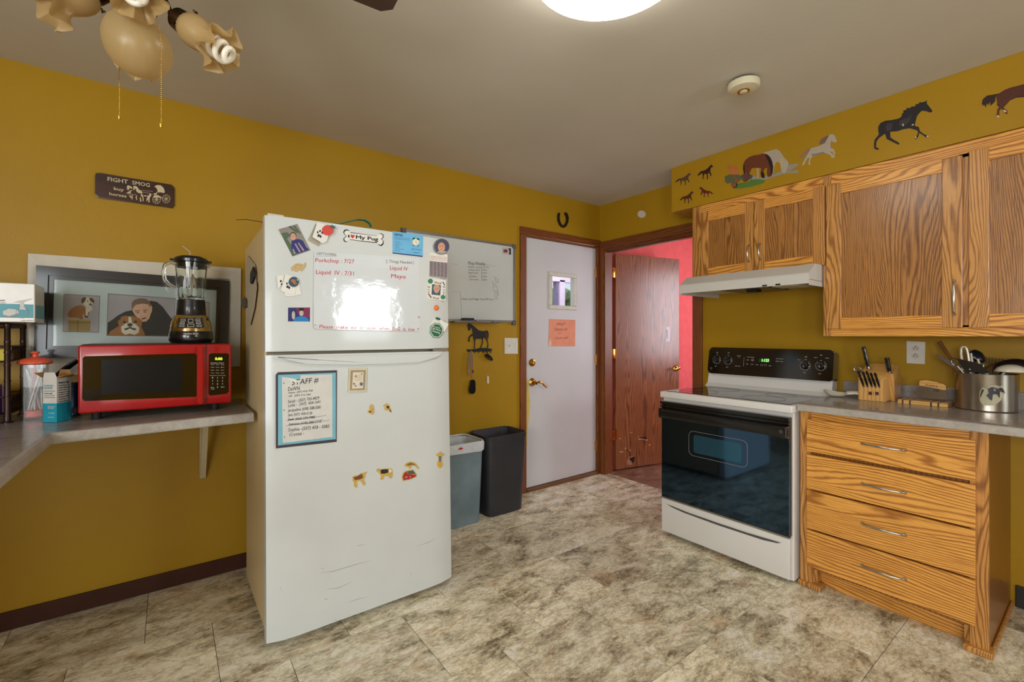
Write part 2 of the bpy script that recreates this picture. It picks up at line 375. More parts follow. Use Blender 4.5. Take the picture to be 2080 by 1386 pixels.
# left wall with a dining window, front wall with a kitchen window (both behind the camera)
bm = bmesh.new(); bx(bm, XL-.1, YF-.1, 0, XL, -1.7, H); bx(bm, XL-.1, -.1, 0, XL, YA+WT, H); bx(bm, XL-.1, -1.7, 0, XL, -.1, .9); bx(bm, XL-.1, -1.7, 2.1, XL, -.1, H)
struct('wall_left', bm, WALL)
bm = bmesh.new(); bx(bm, XL, YF-.1, 0, -2.16, YF, H); bx(bm, -1.08, YF-.1, 0, 1.92, YF, H); bx(bm, -2.16, YF-.1, 2.1, -1.08, YF, H); bx(bm, 2.66, YF-.1, 0, XB, YF, H); bx(bm, 1.92, YF-.1, 0, 2.66, YF, 1.4); bx(bm, 1.92, YF-.1, 2.2, 2.66, YF, H)
struct('wall_front', bm, WALL)
wn = sempty('window_1', (2.29, YF, 1.4))
bm = bmesh.new(); bx(bm, 1.90, YF-.02, 1.37, 2.68, YF+.02, 1.42); bx(bm, 1.90, YF-.02, 2.18, 2.68, YF+.02, 2.23); bx(bm, 1.89, YF-.02, 1.37, 1.94, YF+.02, 2.23); bx(bm, 2.64, YF-.02, 1.37, 2.69, YF+.02, 2.23)
link('window_frame', bm, WH2, wn); link('pane', box(1.94, YF-.05, 1.42, 2.64, YF-.045, 2.18), THIN, wn)
wn = sempty('door_added', (-1.62, YF, 0), 'invented patio door frame for the added fill light behind the camera')  # unseen door frame, made up to go with the fill light
bm = bmesh.new()
for a in ((-2.18, 0, -2.10, 2.12), (-1.14, 0, -1.06, 2.12), (-2.18, 2.04, -1.06, 2.12), (-2.18, 0, -1.06, .08)): bx(bm, a[0], YF-.05, a[1], a[2], YF+.01, a[3])
link('door_frame', bm, WH2, wn); wn = sempty('window_2', (XL, -.9, .9))
bm = bmesh.new(); bx(bm, XL-.02, -1.72, .88, XL+.02, -.08, .93); bx(bm, XL-.02, -1.72, 2.07, XL+.02, -.08, 2.12); bx(bm, XL-.02, -1.72, .88, XL+.02, -1.67, 2.12); bx(bm, XL-.02, -.13, .88, XL+.02, -.08, 2.12); bx(bm, XL-.02, -.92, .88, XL+.02, -.88, 2.12)
link('window_frame', bm, WH2, wn)
# soffit over the cabinets
struct('trim_1', box(2.837, YF, 2.126, XB, 1.901, H, .002), WALL)
# pink room
bm = bmesh.new(); bx(bm, 5.0, .85, 0, 5.1, YA, H); struct('wall_far', bm, PINK)
bm = bmesh.new(); bx(bm, XB+WT, YA, 0, 5.1, YA+WT, H); struct('wall_far_left', bm, PINK)
bm = bmesh.new(); bx(bm, XB+WR, .85, 0, 5.1, .9, H); bx(bm, XB+WR, .9, 0, XB+WR+.008, 1.84, H)
struct('wall_far_right', bm, PINK)
struct('ceiling_hall', box(XB+WT, .85, H, 5.1, YA+WT, H+.05), CEIL)
# baseboards
bb = M((66, 34, 20), .55, spec=.3, vary=(12, .15))
struct('baseboard_back', box(XL, YA-.013, 0, 1.9, YA, .078, .003), bb)
struct('baseboard_right', box(XB-.013, YF, 0, XB, .29, .10, .003), M((40, 36, 34), .5))
# casings
t = sempty('trim_2', (2.66, YA, 0), 'dark stained oak casing around the white door')
link('side_casing', box(2.218, YA-.018, 0, 2.278, YA, 2.06, .004), TRIM, t)
link('side_casing', box(3.101, YA-.018, 0, XB, YA, 2.06, .004), TRIM, t)
link('head_casing', box(2.218, YA-.018, 2.06, XB, YA, 2.122, .004), TRIMX, t)
link('jamb', prism(bmesh.new(), [(DX0, 0), (DX0, DZ), (DX1, DZ), (DX1, 0), (DX1-.004, 0), (DX1-.004, DZ-.012), (DX0+.008, DZ-.012), (DX0+.008, 0)], 'y', YA, YA+WT), TRIM, t)
link('threshold', box(2.28, YA-.02, 0, 3.10, YA+.1, .028, .004), M((112, 74, 46), .45, vary=(9, .1)), t)
t = sempty('trim_3', (XB, 2.3, 0), 'dark stained oak casing around the doorway')
link('side_casing', box(XB-.018, 2.796, 0, XB, 2.838, 2.04, .004), TRIM, t)
link('side_casing', box(XB-.018, 1.845, 0, XB, OY0-.003, 2.04, .004), TRIM, t)
link('head_casing', box(XB-.018, 1.845, 2.035, XB, 2.836, 2.105, .004), TRIMY, t)
bm = bmesh.new(); bx(bm, XB-.004, OY1-.004, 0, XB+WR, OY1+.002, 2.03); link('jamb', bm, TRIM, t)
link('jamb', box(XB, OY0, 0, XB+WR, OY0+.015, 2.03), TRIM, t); link('head_jamb', box(XB, OY0, 2.018, XB+WR, OY1, 2.036), TRIMY, t)
link('door_stop', box(XB+.03, OY0+.02, 2.006, XB+.07, OY1-.01, 2.018), TRIMY, t)

SA = Surf((0, YA, 0)); SD = Surf((0, YA+.004, 0)); SB = Surf((XB, 0, 0), 0, -pi/2); SS = Surf((2.837, 0, 0), 0, -pi/2)
# ------------------------------------------------------------------ white entry door
d = sempty('door_1', (2.69, YA+.026, .03), 'white painted entry door with a small square window')
X0, X1, Z0, Z1 = 2.283, 3.098, .032, 2.046; wx0, wx1, wz0, wz1 = 2.548, 2.822, 1.502, 1.766; y0, y1 = YA+.004, YA+.046
bm = bmesh.new(); bx(bm, X0, y0, Z0, wx0, y1, Z1); bx(bm, wx1, y0, Z0, X1, y1, Z1); bx(bm, wx0, y0, Z0, wx1, y1, wz0); bx(bm, wx0, y0, wz1, wx1, y1, Z1)
link('door_slab', bm, DOORW, d)
bm = bmesh.new()
for a in ((2.528, 1.478, 2.846, 1.512), (2.528, 1.756, 2.846, 1.79), (2.528, 1.5125, 2.562, 1.7555), (2.812, 1.5125, 2.846, 1.7555)): bx(bm, a[0], y0-.014, a[1], a[2], y0+.012, a[3], .004)
link('window_frame', bm, M((206, 202, 186), .4), d)
link('pane', box(2.552, YA+.02, 1.5, 2.82, YA+.024, 1.768), THIN, d)
for z in (1.828, 1.037, .25):
    bm = bmesh.new(); cyl(bm, (3.098, y0-.006, z-.045), (3.098, y0-.006, z+.045), .006, seg=10); bx(bm, 3.088, y0-.002, z-.045, 3.098, y0, z+.045); link('hinge', bm, BRASS, d, smooth=True)
c = (2.349, y0, 1.037); bm = bmesh.new(); lathe(bm, [(.032, 0), (.032, .006), (.026, .014), (.017, .016), (.016, .024), (0, .024)], c, (0, -1, 0), 24); bx(bm, 2.346, y0-.032, 1.027, 2.352, y0-.02, 1.047)
link('deadbolt', bm, BRASS, d, smooth=True)
bm = bmesh.new(); lathe(bm, [(.034, 0), (.034, .006), (.026, .016), (.013, .02), (.012, .05), (.016, .056), (0, .06)], (2.349, y0, .878), (0, -1, 0), 24)
tube(bm, [(2.349, y0-.05, .878), (2.375, y0-.056, .884), (2.41, y0-.056, .872), (2.435, y0-.054, .85), (2.462, y0-.052, .832), (2.478, y0-.048, .842)], [.009, .009, .008, .007, .006, .004])
link('lever_handle', bm, BRASS, d, 'brass lever handle', smooth=True)
F = Flat(SD, d, 2.69, .03)
# Flat for a world-framed parent: local pts are relative to the empty's base
F.u, F.v = 2.69, .03
OFF_d = OFF[d.name]
def on_door(name, pts, mat, th=.0005, label=None, tr=None):
    if tr: pts = [(tr[0]+p[0]/tr[2], tr[1]+p[1]/tr[2]) for p in pts]
    q = [SD.uv(*p) for p in pts]; bm = bmesh.new(); prism(bm, q, 'y', y0, y0-th); return link(name, bm, mat, d, label)
on_door('worn_edge', [(1068.8, 770), (1071, 768), (1074, 790), (1077, 820), (1073, 860), (1070, 905), (1068.8, 915)], M((206, 186, 90), .6), label='yellowed worn patch along the latch edge')
q = SD.thing(1141, 676, 'paper_note', 'orange paper note reading Hey clock in or clock out on the door', 'note')
TN = (1080, 530, 7.293)
q.poly('sheet', [(258, 862), (645, 878), (640, 1268), (262, 1266), (246, 1262)], M((232, 150, 118), .7), .0015, .001, tr=TN)
q.poly('curled_corner', [(268, 1140), (286, 1200), (286, 1264), (246, 1262)], M((240, 190, 164), .7), .0028, .001, tr=TN)
q.text([('Hey!!', (372, 956), (496, 950), 40), ('Clock in!', (334, 1034), (526, 1032), 38), ('or', (388, 1082), (444, 1082), 20), ('Clock out!', (340, 1164), (536, 1152), 36)], M((120, 60, 44), .7), .0028, tr=TN, name='handwriting', bold=-.002, shear=.05)
# porch beyond the door
t = sempty('trim_4', (3.3, 4.2, 0), 'pale lavender porch frame seen through the small door window')
LAV = M((220, 214, 236), .6)
link('post', box(3.905, 4.2, 0, 3.99, 4.3, 1.95), LAV, t); link('post', box(3.862, 4.21, 0, 3.886, 4.28, 1.93), M((120, 112, 140), .6), t)
link('beam', box(2.6, 4.2, 1.93, 5.2, 4.3, 2.05), LAV, t)
link('sill', box(2.6, 4.2, .0, 3.62, 4.25, .9), LAV, t)
bm = bmesh.new(); bmesh.ops.create_grid(bm, x_segments=60, y_segments=14, size=1)
for v in bm.verts: x, z = v.co.x, v.co.y; v.co = Vector((6+5*x, 8+.25*sin(x*37+z*9)+.2*sin(z*31+x*13), 1.2+1.2*z+.08*sin(x*51)))
o = link('hedge', bm, M((150, 172, 130), .8, vary=(6, .3)), None, 'pale green hedge beyond the porch, seen through the small door window', kind='stuff', cat='hedge')

# ------------------------------------------------------------------ brown oak door, standing open into the pink room
HX, HY = 3.305, 2.800; LL = .773
tx, ty = 4.060, 2.635
ang = math.atan2(ty-HY, tx-HX)
d = thing('door_2', 'dark oak slab door standing open into the pink room', None, (HX, HY, 0), (0, 0, ang), local=True); d['kind'] = 'structure'
LZ0, LZ1 = .012, 2.016
S2 = Surf((HX, HY, 0), 0, ang)
bm = box(0, 0, LZ0, LL, .036, LZ1, .0015, 1)
slab = link('door_slab', bm, LEAF, d)
def leafpts(pts): return [S2.uv(1220+p[0]/9.238, 860+p[1]/9.238) for p in pts]
def leafpoly(name, pts, mat, y=0, th=.0008, label=None):
    bm = bmesh.new(); prism(bm, leafpts(pts), 'y', -y, -y-th); return link(name, bm, mat, d, label)
SPL = M((206, 150, 108), .7); HOLE = M((50, 26, 16), .9)
leafpoly('puncture', [(705, 262), (760, 270), (800, 262), (850, 258), (868, 270), (860, 300), (820, 296), (760, 285), (710, 280)], HOLE, label='torn dark hole')
leafpoly('splinter', [(702, 230), (712, 255), (730, 268), (706, 275)], SPL, .0008); leafpoly('splinter', [(706, 286), (770, 290), (860, 312), (885, 296), (872, 266), (888, 300), (875, 332), (780, 305), (708, 312)], SPL, .0008)
leafpoly('puncture', [(545, 640), (600, 628), (632, 622), (640, 660), (626, 720), (600, 760), (560, 740), (530, 690)], HOLE, label='torn dark hole')
leafpoly('splinter', [(490, 700), (520, 660), (560, 700), (590, 740), (600, 770), (550, 788), (492, 770)], M((170, 120, 92), .7), .0008)
leafpoly('splinter', [(512, 690), (540, 640), (600, 618), (640, 615), (600, 630), (545, 650)], SPL, .0014)
leafpoly('splinter', [(455, 460), (478, 455), (478, 490), (458, 497)], SPL); leafpoly('splinter', [(335, 530), (430, 530), (420, 545), (385, 553)], SPL); leafpoly('splinter', [(890, 405), (950, 395), (940, 412), (910, 422)], SPL)
leafpoly('splinter', [(548, 182), (605, 158), (600, 166), (560, 188)], SPL); leafpoly('splinter', [(335, 280), (380, 284), (375, 294), (350, 298)], SPL); leafpoly('splinter', [(540, 505), (565, 485), (560, 515), (548, 525)], SPL)
leafpoly('crack', [(480, 490), (520, 505), (545, 560), (552, 615), (542, 610), (532, 560), (512, 515), (478, 500)], HOLE)
a = S2.uv(1353, 664); b = S2.uv(1361, 694)
link('edge_label', box(a[0], -.001, b[1], b[0], 0, a[1]), M((206, 208, 214), .5), d, 'small pale vertical label')
bm = bmesh.new(); bx(bm, a[0]+.008, -.0014, b[1]+.03, a[0]+.016, -.001, a[1]-.03); link('print', bm, M((70, 110, 120)), d)
c = S2.uv(1373, 748); bm = bmesh.new(); lathe(bm, [(.033, 0), (.033, .006), (.024, .016), (.012, .02), (.012, .05), (0, .055)], (c[0], 0, c[1]), (0, -1, 0), 24)
tube(bm, [(c[0], -.048, c[1]), (c[0]-.03, -.054, c[1]+.004), (c[0]-.06, -.054, c[1]-.008), (c[0]-.09, -.05, c[1]-.002)], [.009, .008, .007, .004]); link('lever_handle', bm, BRASS, d, 'brass lever handle', smooth=True)
for py in (555, 719, 883):
    z = hit(1243, py, X=XB+WT+.01).z
    bm = bmesh.new(); cyl(bm, (-.026, .0, z-.045), (-.026, .0, z+.045), .005, seg=10); bx(bm, -.022, -.004, z-.045, .006, -.001, z+.045); bx(bm, -.075, -.026, z-.045, -.030, -.024, z+.045, .0005); link('hinge', bm, BRASS, d, 'brass butt hinge', smooth=True)

# ------------------------------------------------------------------ ceiling light and smoke alarm
t = thing('ceiling_light', 'large round white dome ceiling light, lit', 'ceiling light', (1.056, .916, H))
LC = (1.056, .916)
link('base_ring', lathe(bmesh.new(), [(.253, 0), (.260, -.012), (.260, -.03), (.250, -.034)], (*LC, H-.001), seg=48), WH2, t, smooth=True)
dm = M((255, 252, 244), .4, emit=9.5, name='lit_diffuser', vary=(2, 0))
link('diffuser', lathe(bmesh.new(), [(.246, -.03), (.250, -.05), (.240, -.075), (.19, -.098), (.11, -.112), (0, -.118)], (*LC, H), seg=48), dm, t, smooth=True)
c = (2.125, 1.045); CRM = M((214, 206, 176), .45, coat=.1)
t = thing('smoke_alarm', 'round cream smoke alarm on the ceiling', 'smoke alarm', (*c, H))
link('mounting_plate', lathe(bmesh.new(), [(.052, 0), (.052, -.012)], (*c, H), seg=28), M((80, 76, 70), .6), t)
link('housing', lathe(bmesh.new(), [(.062, -.012), (.068, -.016), (.069, -.034), (.062, -.044), (.030, -.05), (.026, -.05)], (*c, H), seg=40), CRM, t, smooth=True)
link('bracket', box(c[0]-.03, c[1]+.045, H-.012, c[0]-.005, c[1]+.062, H-.004), STEEL, t)
link('trim_ring', lathe(bmesh.new(), [(.025, -.049), (.026, -.054), (.019, -.054), (.018, -.05)], (*c, H), seg=28), BRASS, t, smooth=True)
link('test_button', lathe(bmesh.new(), [(.017, -.049), (.017, -.057), (.012, -.059), (0, -.059)], (*c, H), seg=24), CRM, t, smooth=True)

# ------------------------------------------------------------------ ceiling fan light kit
AMB = bpy.data.materials.new('amber_frosted_glass'); AMB.use_nodes = True; nt = AMB.node_tree; b = nt.nodes['Principled BSDF']
b.inputs['Base Color'].default_value = lin((206, 182, 132)); b.inputs['Roughness'].default_value = .32; b.inputs['Coat Weight'].default_value = .5; b.inputs['Coat Roughness'].default_value = .25
tb = nt.nodes.new('ShaderNodeBsdfTranslucent'); tb.inputs[0].default_value = lin((226, 206, 160)); ms = nt.nodes.new('ShaderNodeMixShader'); ms.inputs[0].default_value = .42
tp = nt.nodes.new('ShaderNodeBsdfTransparent'); tp.inputs[0].default_value = lin((250, 232, 196)); m2 = nt.nodes.new('ShaderNodeMixShader'); m2.inputs[0].default_value = .28
nz = nt.nodes.new('ShaderNodeTexNoise'); nz.inputs['Scale'].default_value = 120; bp = nt.nodes.new('ShaderNodeBump'); bp.inputs['Strength'].default_value = .3; bp.inputs['Distance'].default_value = .001
nt.links.new(nz.outputs[0], bp.inputs['Height']); nt.links.new(bp.outputs[0], b.inputs['Normal'])
nt.links.new(b.outputs[0], ms.inputs[1]); nt.links.new(tb.outputs[0], ms.inputs[2]); nt.links.new(ms.outputs[0], m2.inputs[1]); nt.links.new(tp.outputs[0], m2.inputs[2])
nt.links.new(m2.outputs[0], nt.nodes['Material Output'].inputs[0])
def D(px, py, d): return CAM+rayd(px, py)*d
hub = D(292, -70, 1.08)
fan = thing('ceiling_fan', 'ceiling fan light kit with amber tulip glass shades and pull chains', 'ceiling fan', (hub.x, hub.y, H))
link('downrod', cyl(bmesh.new(), (hub.x, hub.y, 2.30), (hub.x, hub.y, H), .014), BRONZE, fan, smooth=True)
link('canopy', lathe(bmesh.new(), [(.065, 0), (.06, -.03), (.02, -.055)], (hub.x, hub.y, H), seg=28), BRONZE, fan, smooth=True)
link('motor_housing', lathe(bmesh.new(), [(.03, .19), (.10, .17), (.115, .12), (.10, .07), (.04, .05), (.035, 0), (.045, -.01), (.04, -.03), (0, -.04)], (hub.x, hub.y, hub.z+.03), seg=32), BRONZE, fan, smooth=True)
fa = math.atan2(FW.y, FW.x)
for kk in range(3):
    a = fa+radians(62+120*kk); dx, dy = cos(a), sin(a); zz = 2.285
    pts = [(.10, -.03), (.2, -.055), (.58, -.068), (.61, -.04), (.61, .04), (.58, .068), (.2, .055), (.10, .03)]
    bm = bmesh.new(); prism(bm, [(hub.x+p*dx-q*dy, hub.y+p*dy+q*dx) for p, q in pts], 'z', zz, zz+.006); link('blade', bm, M((70, 42, 24), .4), fan)
def tulip(base, tip, size=1.0, cfl=True, ruff=6, phase=0):
    base = Vector(base); d_, u_, v_ = basis(Vector(tip)-base)
    prof = [(.021, 0), (.030, .008), (.035, .022), (.035, .040), (.031, .056), (.028, .068), (.031, .084), (.040, .098), (.050, .108)]
    seg = 48; rings = []
    bm = bmesh.new()
    for off in (0, 1):
        rr = []
        for i, (r, h) in enumerate(prof):
            t_ = max(0, (i-4)/4.0); ring = []
            for j in range(seg):
                a = 2*pi*j/seg; wv = cos(ruff*a+phase)
                rad = (r+.008*t_**1.4*wv-off*.0018)*size; hh = (h-.013*t_**1.6*wv+(.0)*off)*size
                rad += .0006*cos(24*a)*size
                ring.append(bm.verts.new(base+d_*hh+u_*cos(a)*rad+v_*sin(a)*rad))
            rr.append(ring)
        rings.append(rr)
    def strip(a, b):
        for j in range(seg): k_ = (j+1) % seg; bm.faces.new((a[j], a[k_], b[k_], b[j]))
    for rr in rings:
        for a, b in zip(rr, rr[1:]): strip(a, b)
    strip(rings[0][-1], rings[1][-1]); strip(rings[0][0], rings[1][0])
    sh = link('glass_shade', bm, AMB, fan, smooth=True)
    bm = bmesh.new(); lathe(bm, [(.006, -.045), (.012, -.034), (.024, -.022), (.026, -.004), (.024, .010), (.0, .010)], base, d_, 24)
    for q in range(3):
        a = 2*pi*q/3+1; e = u_*cos(a)+v_*sin(a); cyl(bm, base+e*.022+d_*.002, base+e*.036+d_*.002, .002, seg=6); cyl(bm, base+e*.034+d_*.002, base+e*.038+d_*.002, .005, seg=8)
    link('fitter', bm, BRONZE, fan, 'dark bronze fitter with thumb screws', smooth=True)
    if cfl:
        n = 90; pts = []
        for i in range(n+1):
            t_ = i/n; a = t_*2*pi*3.6; r = .019*(1-.30*max(0, (t_-.75)/.25)); pts.append(base+d_*(.055+.075*t_)+u_*cos(a)*r+v_*sin(a)*r)
        bm = bmesh.new(); tube(bm, pts, .0062, 10); cyl(bm, base+d_*.015, base+d_*.052, .015, .018); link('spiral_bulb', bm, M((236, 230, 214), .35, coat=.4), fan, smooth=True)
    return d_
def arm(p):
    p = Vector(p); mid = (hub+p)/2+Vector((0, 0, .02)); link('arm', tube(bmesh.new(), [hub-Vector((0, 0, .0)), mid, p], .0045, 10), BRONZE, fan, smooth=True)
bR = D(377, 50, 1.03); tR = D(470, 118, 1.025); tulip(bR, tR, 1.0, phase=.6); arm(bR-(tR-bR).normalized()*.04)
bL = D(188, -12, 1.12); tL = D(92, 14, 1.06); tulip(bL, tL, 1.05, False, 5, phase=2.0); arm(bL-(tL-bL).normalized()*.04)
bC = D(283, -45, 1.03); tC = D(268, 2, .94); tulip(bC, tC, 1.05, phase=1.1); arm(bC-(tC-bC).normalized()*.04)
bK = D(285, 60, 1.19); tK = D(281, 125, 1.24); tulip(bK, tK, 1.0, False, 6); arm(bK-(tK-bK).normalized()*.04)
e = D(278, 88, 1.07); ed = (D(305, 140, 1.07)-D(250, 30, 1.07)).normalized()
bm = bmesh.new(); pr = []
for i in range(17):
    t_ = pi*i/16; pr.append((.065*sin(t_)*(1-.10*cos(t_)) if 0 < i < 16 else 0, -.076*cos(t_)))
lathe(bm, pr, e, ed, 40); link('glass_globe', bm, AMB, fan, 'smooth egg shaped amber glass globe', smooth=True)
cyl(bm := bmesh.new(), e-ed*.072, hub, .010, .012); link('globe_stem', bm, BRONZE, fan, smooth=True)
for (x, ya, yb, dd) in ((242, 128, 236, 1.10), (327, 36, 252, 1.0)):
    p0 = D(x-(8 if x > 300 else 0), ya, dd); p1 = D(x, yb, dd); p1.x, p1.y = p0.x, p0.y
    if x > 300: q = D(327, 90, dd); p1.x, p1.y = q.x, q.y
    else: q = None
    bm = bmesh.new(); n = int((p0-p1).length/.0042)
    path = [p0, q, p1] if q else [p0, p1]; L1 = (path[1]-path[0]).length; LT = L1+((path[2]-path[1]).length if q else 0)
    for i in range(n):
        s_ = i/(n-1)*LT; pp = path[0].lerp(path[1], s_/L1) if s_ <= L1 else path[1].lerp(path[2], (s_-L1)/(LT-L1))
        bmesh.ops.create_icosphere(bm, subdivisions=1, radius=.0014, matrix=Matrix.Translation(pp))
    cyl(bm, p1+Vector((0, 0, -.008)), p1, .0022, .003, 8)
    link('pull_chain', bm, BRASS, fan, 'beaded brass pull chain', smooth=True)
    cyl(bm := bmesh.new(), p0, hub-Vector((0, 0, .02)), .0012, seg=6); link('chain_lead', bm, BRASS, fan)
# ------------------------------------------------------------------ refrigerator (leans back a little, as its doors show)
FA = radians(1.5); FO = Vector((.309, 2.018, .03)); SF = Surf(FO, -FA, 0)
fr = thing('refrigerator', 'white top-freezer refrigerator covered in magnets and notes', 'refrigerator', FO, (-FA, 0, 0), local=True)
FWd = .836; ZT = 1.718; ZG = 1.157
link('cabinet', box(.006, .078, .012, FWd-.006, .66, ZT-.022, .006), WSIDE, fr, 'cream textured cabinet body')
link('gasket', box(.016, .066, .05, FWd-.016, .079, ZT-.03), M((150, 140, 116), .7), fr)
def door(z0, z1, name):
    bm = bmesh.new(); pts = []
    # slightly bowed front with rounded vertical edges
    n = 14; w_ = FWd
    for i in range(n+1):
        t_ = i/n; x = w_*t_; e_ = min(t_, 1-t_)*w_; y = .012*(1-min(1, e_/.018))**2-.0*sin(pi*t_); pts.append((x, y))
    pts = [(0, .018)]+pts[1:-1]+[(w_, .018)]+[(w_, .066), (0, .066)]
    prism(bm, pts, 'z', z0, z1); bmesh.ops.bevel(bm, geom=[e for e in bm.edges if abs((e.verts[0].co-e.verts[1].co).z) < 1e-6 and max(v.co.y for v in e.verts) < .03], offset=.004, segments=2, affect='EDGES')
    return link(name, bm, WHITE, fr, smooth=True)
door(ZG+.006, ZT, 'freezer_door'); dl = door(0, ZG-.008, 'fridge_door')
# scooped pull lip across the top of the lower door
def lp(px, py): return SF.uv(px, py)
pts = [lp(562, 729.5), lp(580, 735), lp(620, 739.5), lp(700, 741), lp(780, 739.5), lp(850, 736), lp(886, 729), lp(897, 722)]
top = ZG-.010; poly = [(pts[0][0]-.012, top)]+pts+[(pts[-1][0]+.004, top)]
bm = bmesh.new(); prism(bm, poly, 'y', .004, -.012); bmesh.ops.bevel(bm, geom=[e for e in bm.edges if max(v.co.y for v in e.verts) < -.011], offset=.009, segments=3, affect='EDGES')
link('door_handle', bm, WHITE, dl, smooth=True)
link('hinge_bracket', box(FWd-.095, .004, ZG-.007, FWd-.01, .05, ZG+.004, .002), STEEL, fr, 'metal centre hinge bracket')
link('hinge_cover', box(.012, .03, ZT-.002, .075, .12, ZT+.014, .004), M((206, 200, 184), .5), fr)
link('wheel', lathe(bmesh.new(), [(.016, 0), (.018, .004), (.018, .014), (.016, .018)], (FWd-.06, .06, -.008), (1, 0, 0), 16), BLKM, fr, smooth=True)
link('wheel', lathe(bmesh.new(), [(.016, 0), (.018, .004), (.018, .014), (.016, .018)], (.04, .06, -.008), (1, 0, 0), 16), BLKM, fr, smooth=True)
FF = Flat(SF, fr, 0, 0)
SC = M((178, 177, 166), .6)
tr8 = (480, 1000, 3.592)
FF.multi('scratch', [[(620, 556), (640, 553), (622, 561)], [(610, 588), (700, 578), (860, 530), (985, 496), (860, 535), (702, 583)], [(650, 708), (740, 698), (850, 652), (742, 703)], [(1310, 398), (1400, 365), (1465, 332), (1402, 370)], [(720, 925), (732, 935), (728, 945)], [(885, 390), (945, 380), (890, 395)], [(815, 805), (880, 780), (960, 765), (880, 785)], [(640, 780), (675, 776), (645, 786)], [(1272, 575), (1275, 600), (1270, 600)], [(318, 700), (328, 703), (320, 709)]], SC, .0005, tr=tr8)

TF = (520, 420, 4.6195); TG = (520, 720, 4.6195); TH = (540, 440, 5.778); TI = (780, 440, 5.333)
SKIN = M((206, 156, 128), .6); INK = M((30, 28, 30), .7); REDI = M((178, 32, 44), .6); 
def ring(cx, cy, r, n=16): return [(cx+r*cos(2*pi*i/n), cy+r*sin(2*pi*i/n)) for i in range(n)]
def oval(cx, cy, rx, ry, n=18, rot=0): return [(cx+rx*cos(2*pi*i/n)*cos(rot)-ry*sin(2*pi*i/n)*sin(rot), cy+rx*cos(2*pi*i/n)*sin(rot)+ry*sin(2*pi*i/n)*cos(rot)) for i in range(n)]
def smile(f, cx, cy, s, y, tr, rot=0, hair=None, skin=SKIN, parent=None):
    """a small printed face: hair, face, eyes, nose, mouth"""
    if hair: f.multi('hair', [oval(cx, cy-s*.35, s*.95, s*1.05, 16, rot)], hair, y, .0002, tr, parent=parent)
    f.multi('face', [oval(cx, cy, s*.8, s*1.05, 18, rot)], skin, y+.0002, .0002, tr, parent=parent)
    def p(a, b): return (cx+a*s*cos(rot)-b*s*sin(rot), cy+a*s*sin(rot)+b*s*cos(rot))
    f.multi('features', [oval(*p(-.32, -.12), s*.12, s*.07, 8, rot), oval(*p(.32, -.12), s*.12, s*.07, 8, rot), [p(-.3, .42), p(0, .52), p(.3, .42), p(0, .62)], [p(-.45, -.32), p(-.15, -.34), p(-.15, -.28), p(-.45, -.26)], [p(.45, -.32), p(.15, -.34), p(.15, -.28), p(.45, -.26)], [p(-.08, .18), p(.08, .18), p(0, .22)]], M((96, 52, 44), .7), y+.0004, .0002, tr, parent=parent)

# dry-erase film and its writing
q = SF.thing(776, 595, 'dry_erase_sheet', 'large white dry-erase film with red handwritten leftovers list on freezer door', 'whiteboard')
film = M((214, 219, 222), .08, coat=.7, spec=.6, bump=(11, .5, .004), name='glossy_dry_erase_film', vary=(3, .01))
q.poly('film', [(637, 512), (851, 524), (853, 673), (645, 669), (637, 662), (636, 600)], film, .0008, .0006)
q.lines('edge_line', [[(541, 430), (538, 700), (533, 1110), (540, 1140), (560, 1152), (900, 1163), (1530, 1172)]], M((150, 154, 150), .5), .0015, .0005, TF)
HW = M((190, 36, 50), .5); HB = M((70, 66, 72), .5)
q.text([('Porkchop : 7/27', (555, 520), (922, 533), 38), ('Liquid  IV : 7/31', (560, 632), (918, 648), 40), ('Liquid IV', (1254, 590), (1424, 602), 36), ('Mayo', (1266, 668), (1404, 676), 38), ("'': Please  make  ice  or  note  when  BaG  is  low  *", (548, 1140), (1528, 1168), 34), ('ıı', (1518, 1045), (1536, 1048), 26)], HW, .0015, tr=TF, name='red_handwriting', bold=.004, shear=.05)
q.text([('LEFTOVERS', (568, 450), (752, 462), 22), ('[ .Things Needed }', (1222, 524), (1480, 538), 26)], HB, .0015, tr=TF, name='black_handwriting', bold=-.002)
q.lines('underline', [[(545, 466), (755, 464)]], HB, .0015, .0005, TF)

MG = 'magnets and notes on the freezer door'
q = SF.thing(595, 489, 'photograph', 'tilted colour photograph of a child in a blue top on freezer door', 'photo', MG)
q.poly('print', [(210, 213), (388, 162), (512, 410), (342, 468)], M((140, 130, 122), .4), .0005, .0005, tr=TF)
q.multi('foliage', [[(235, 250), (290, 240), (330, 270), (290, 300), (330, 360), (400, 440), (342, 466), (290, 365)], [(300, 190), (330, 180), (400, 240), (380, 250)], [(345, 180), (365, 175), (420, 250), (412, 262)]], M((74, 100, 74), .5), .001, .0002, TF)
q.multi('clothing', [[(335, 320), (375, 305), (405, 305), (440, 320), (470, 380), (500, 405), (400, 440), (335, 420), (330, 360)]], M((34, 44, 110), .5), .001, .0003, TF)
q.multi('pattern', [[(360, 350), (372, 345), (420, 425), (405, 430)], [(390, 340), (400, 338), (455, 410), (440, 418)], [(340, 400), (352, 395), (372, 440), (358, 445)]], M((168, 140, 150), .5), .0013, .0002, TF)
smile(q, 348, 283, 32, .0012, TF, -.15, M((70, 50, 40)))
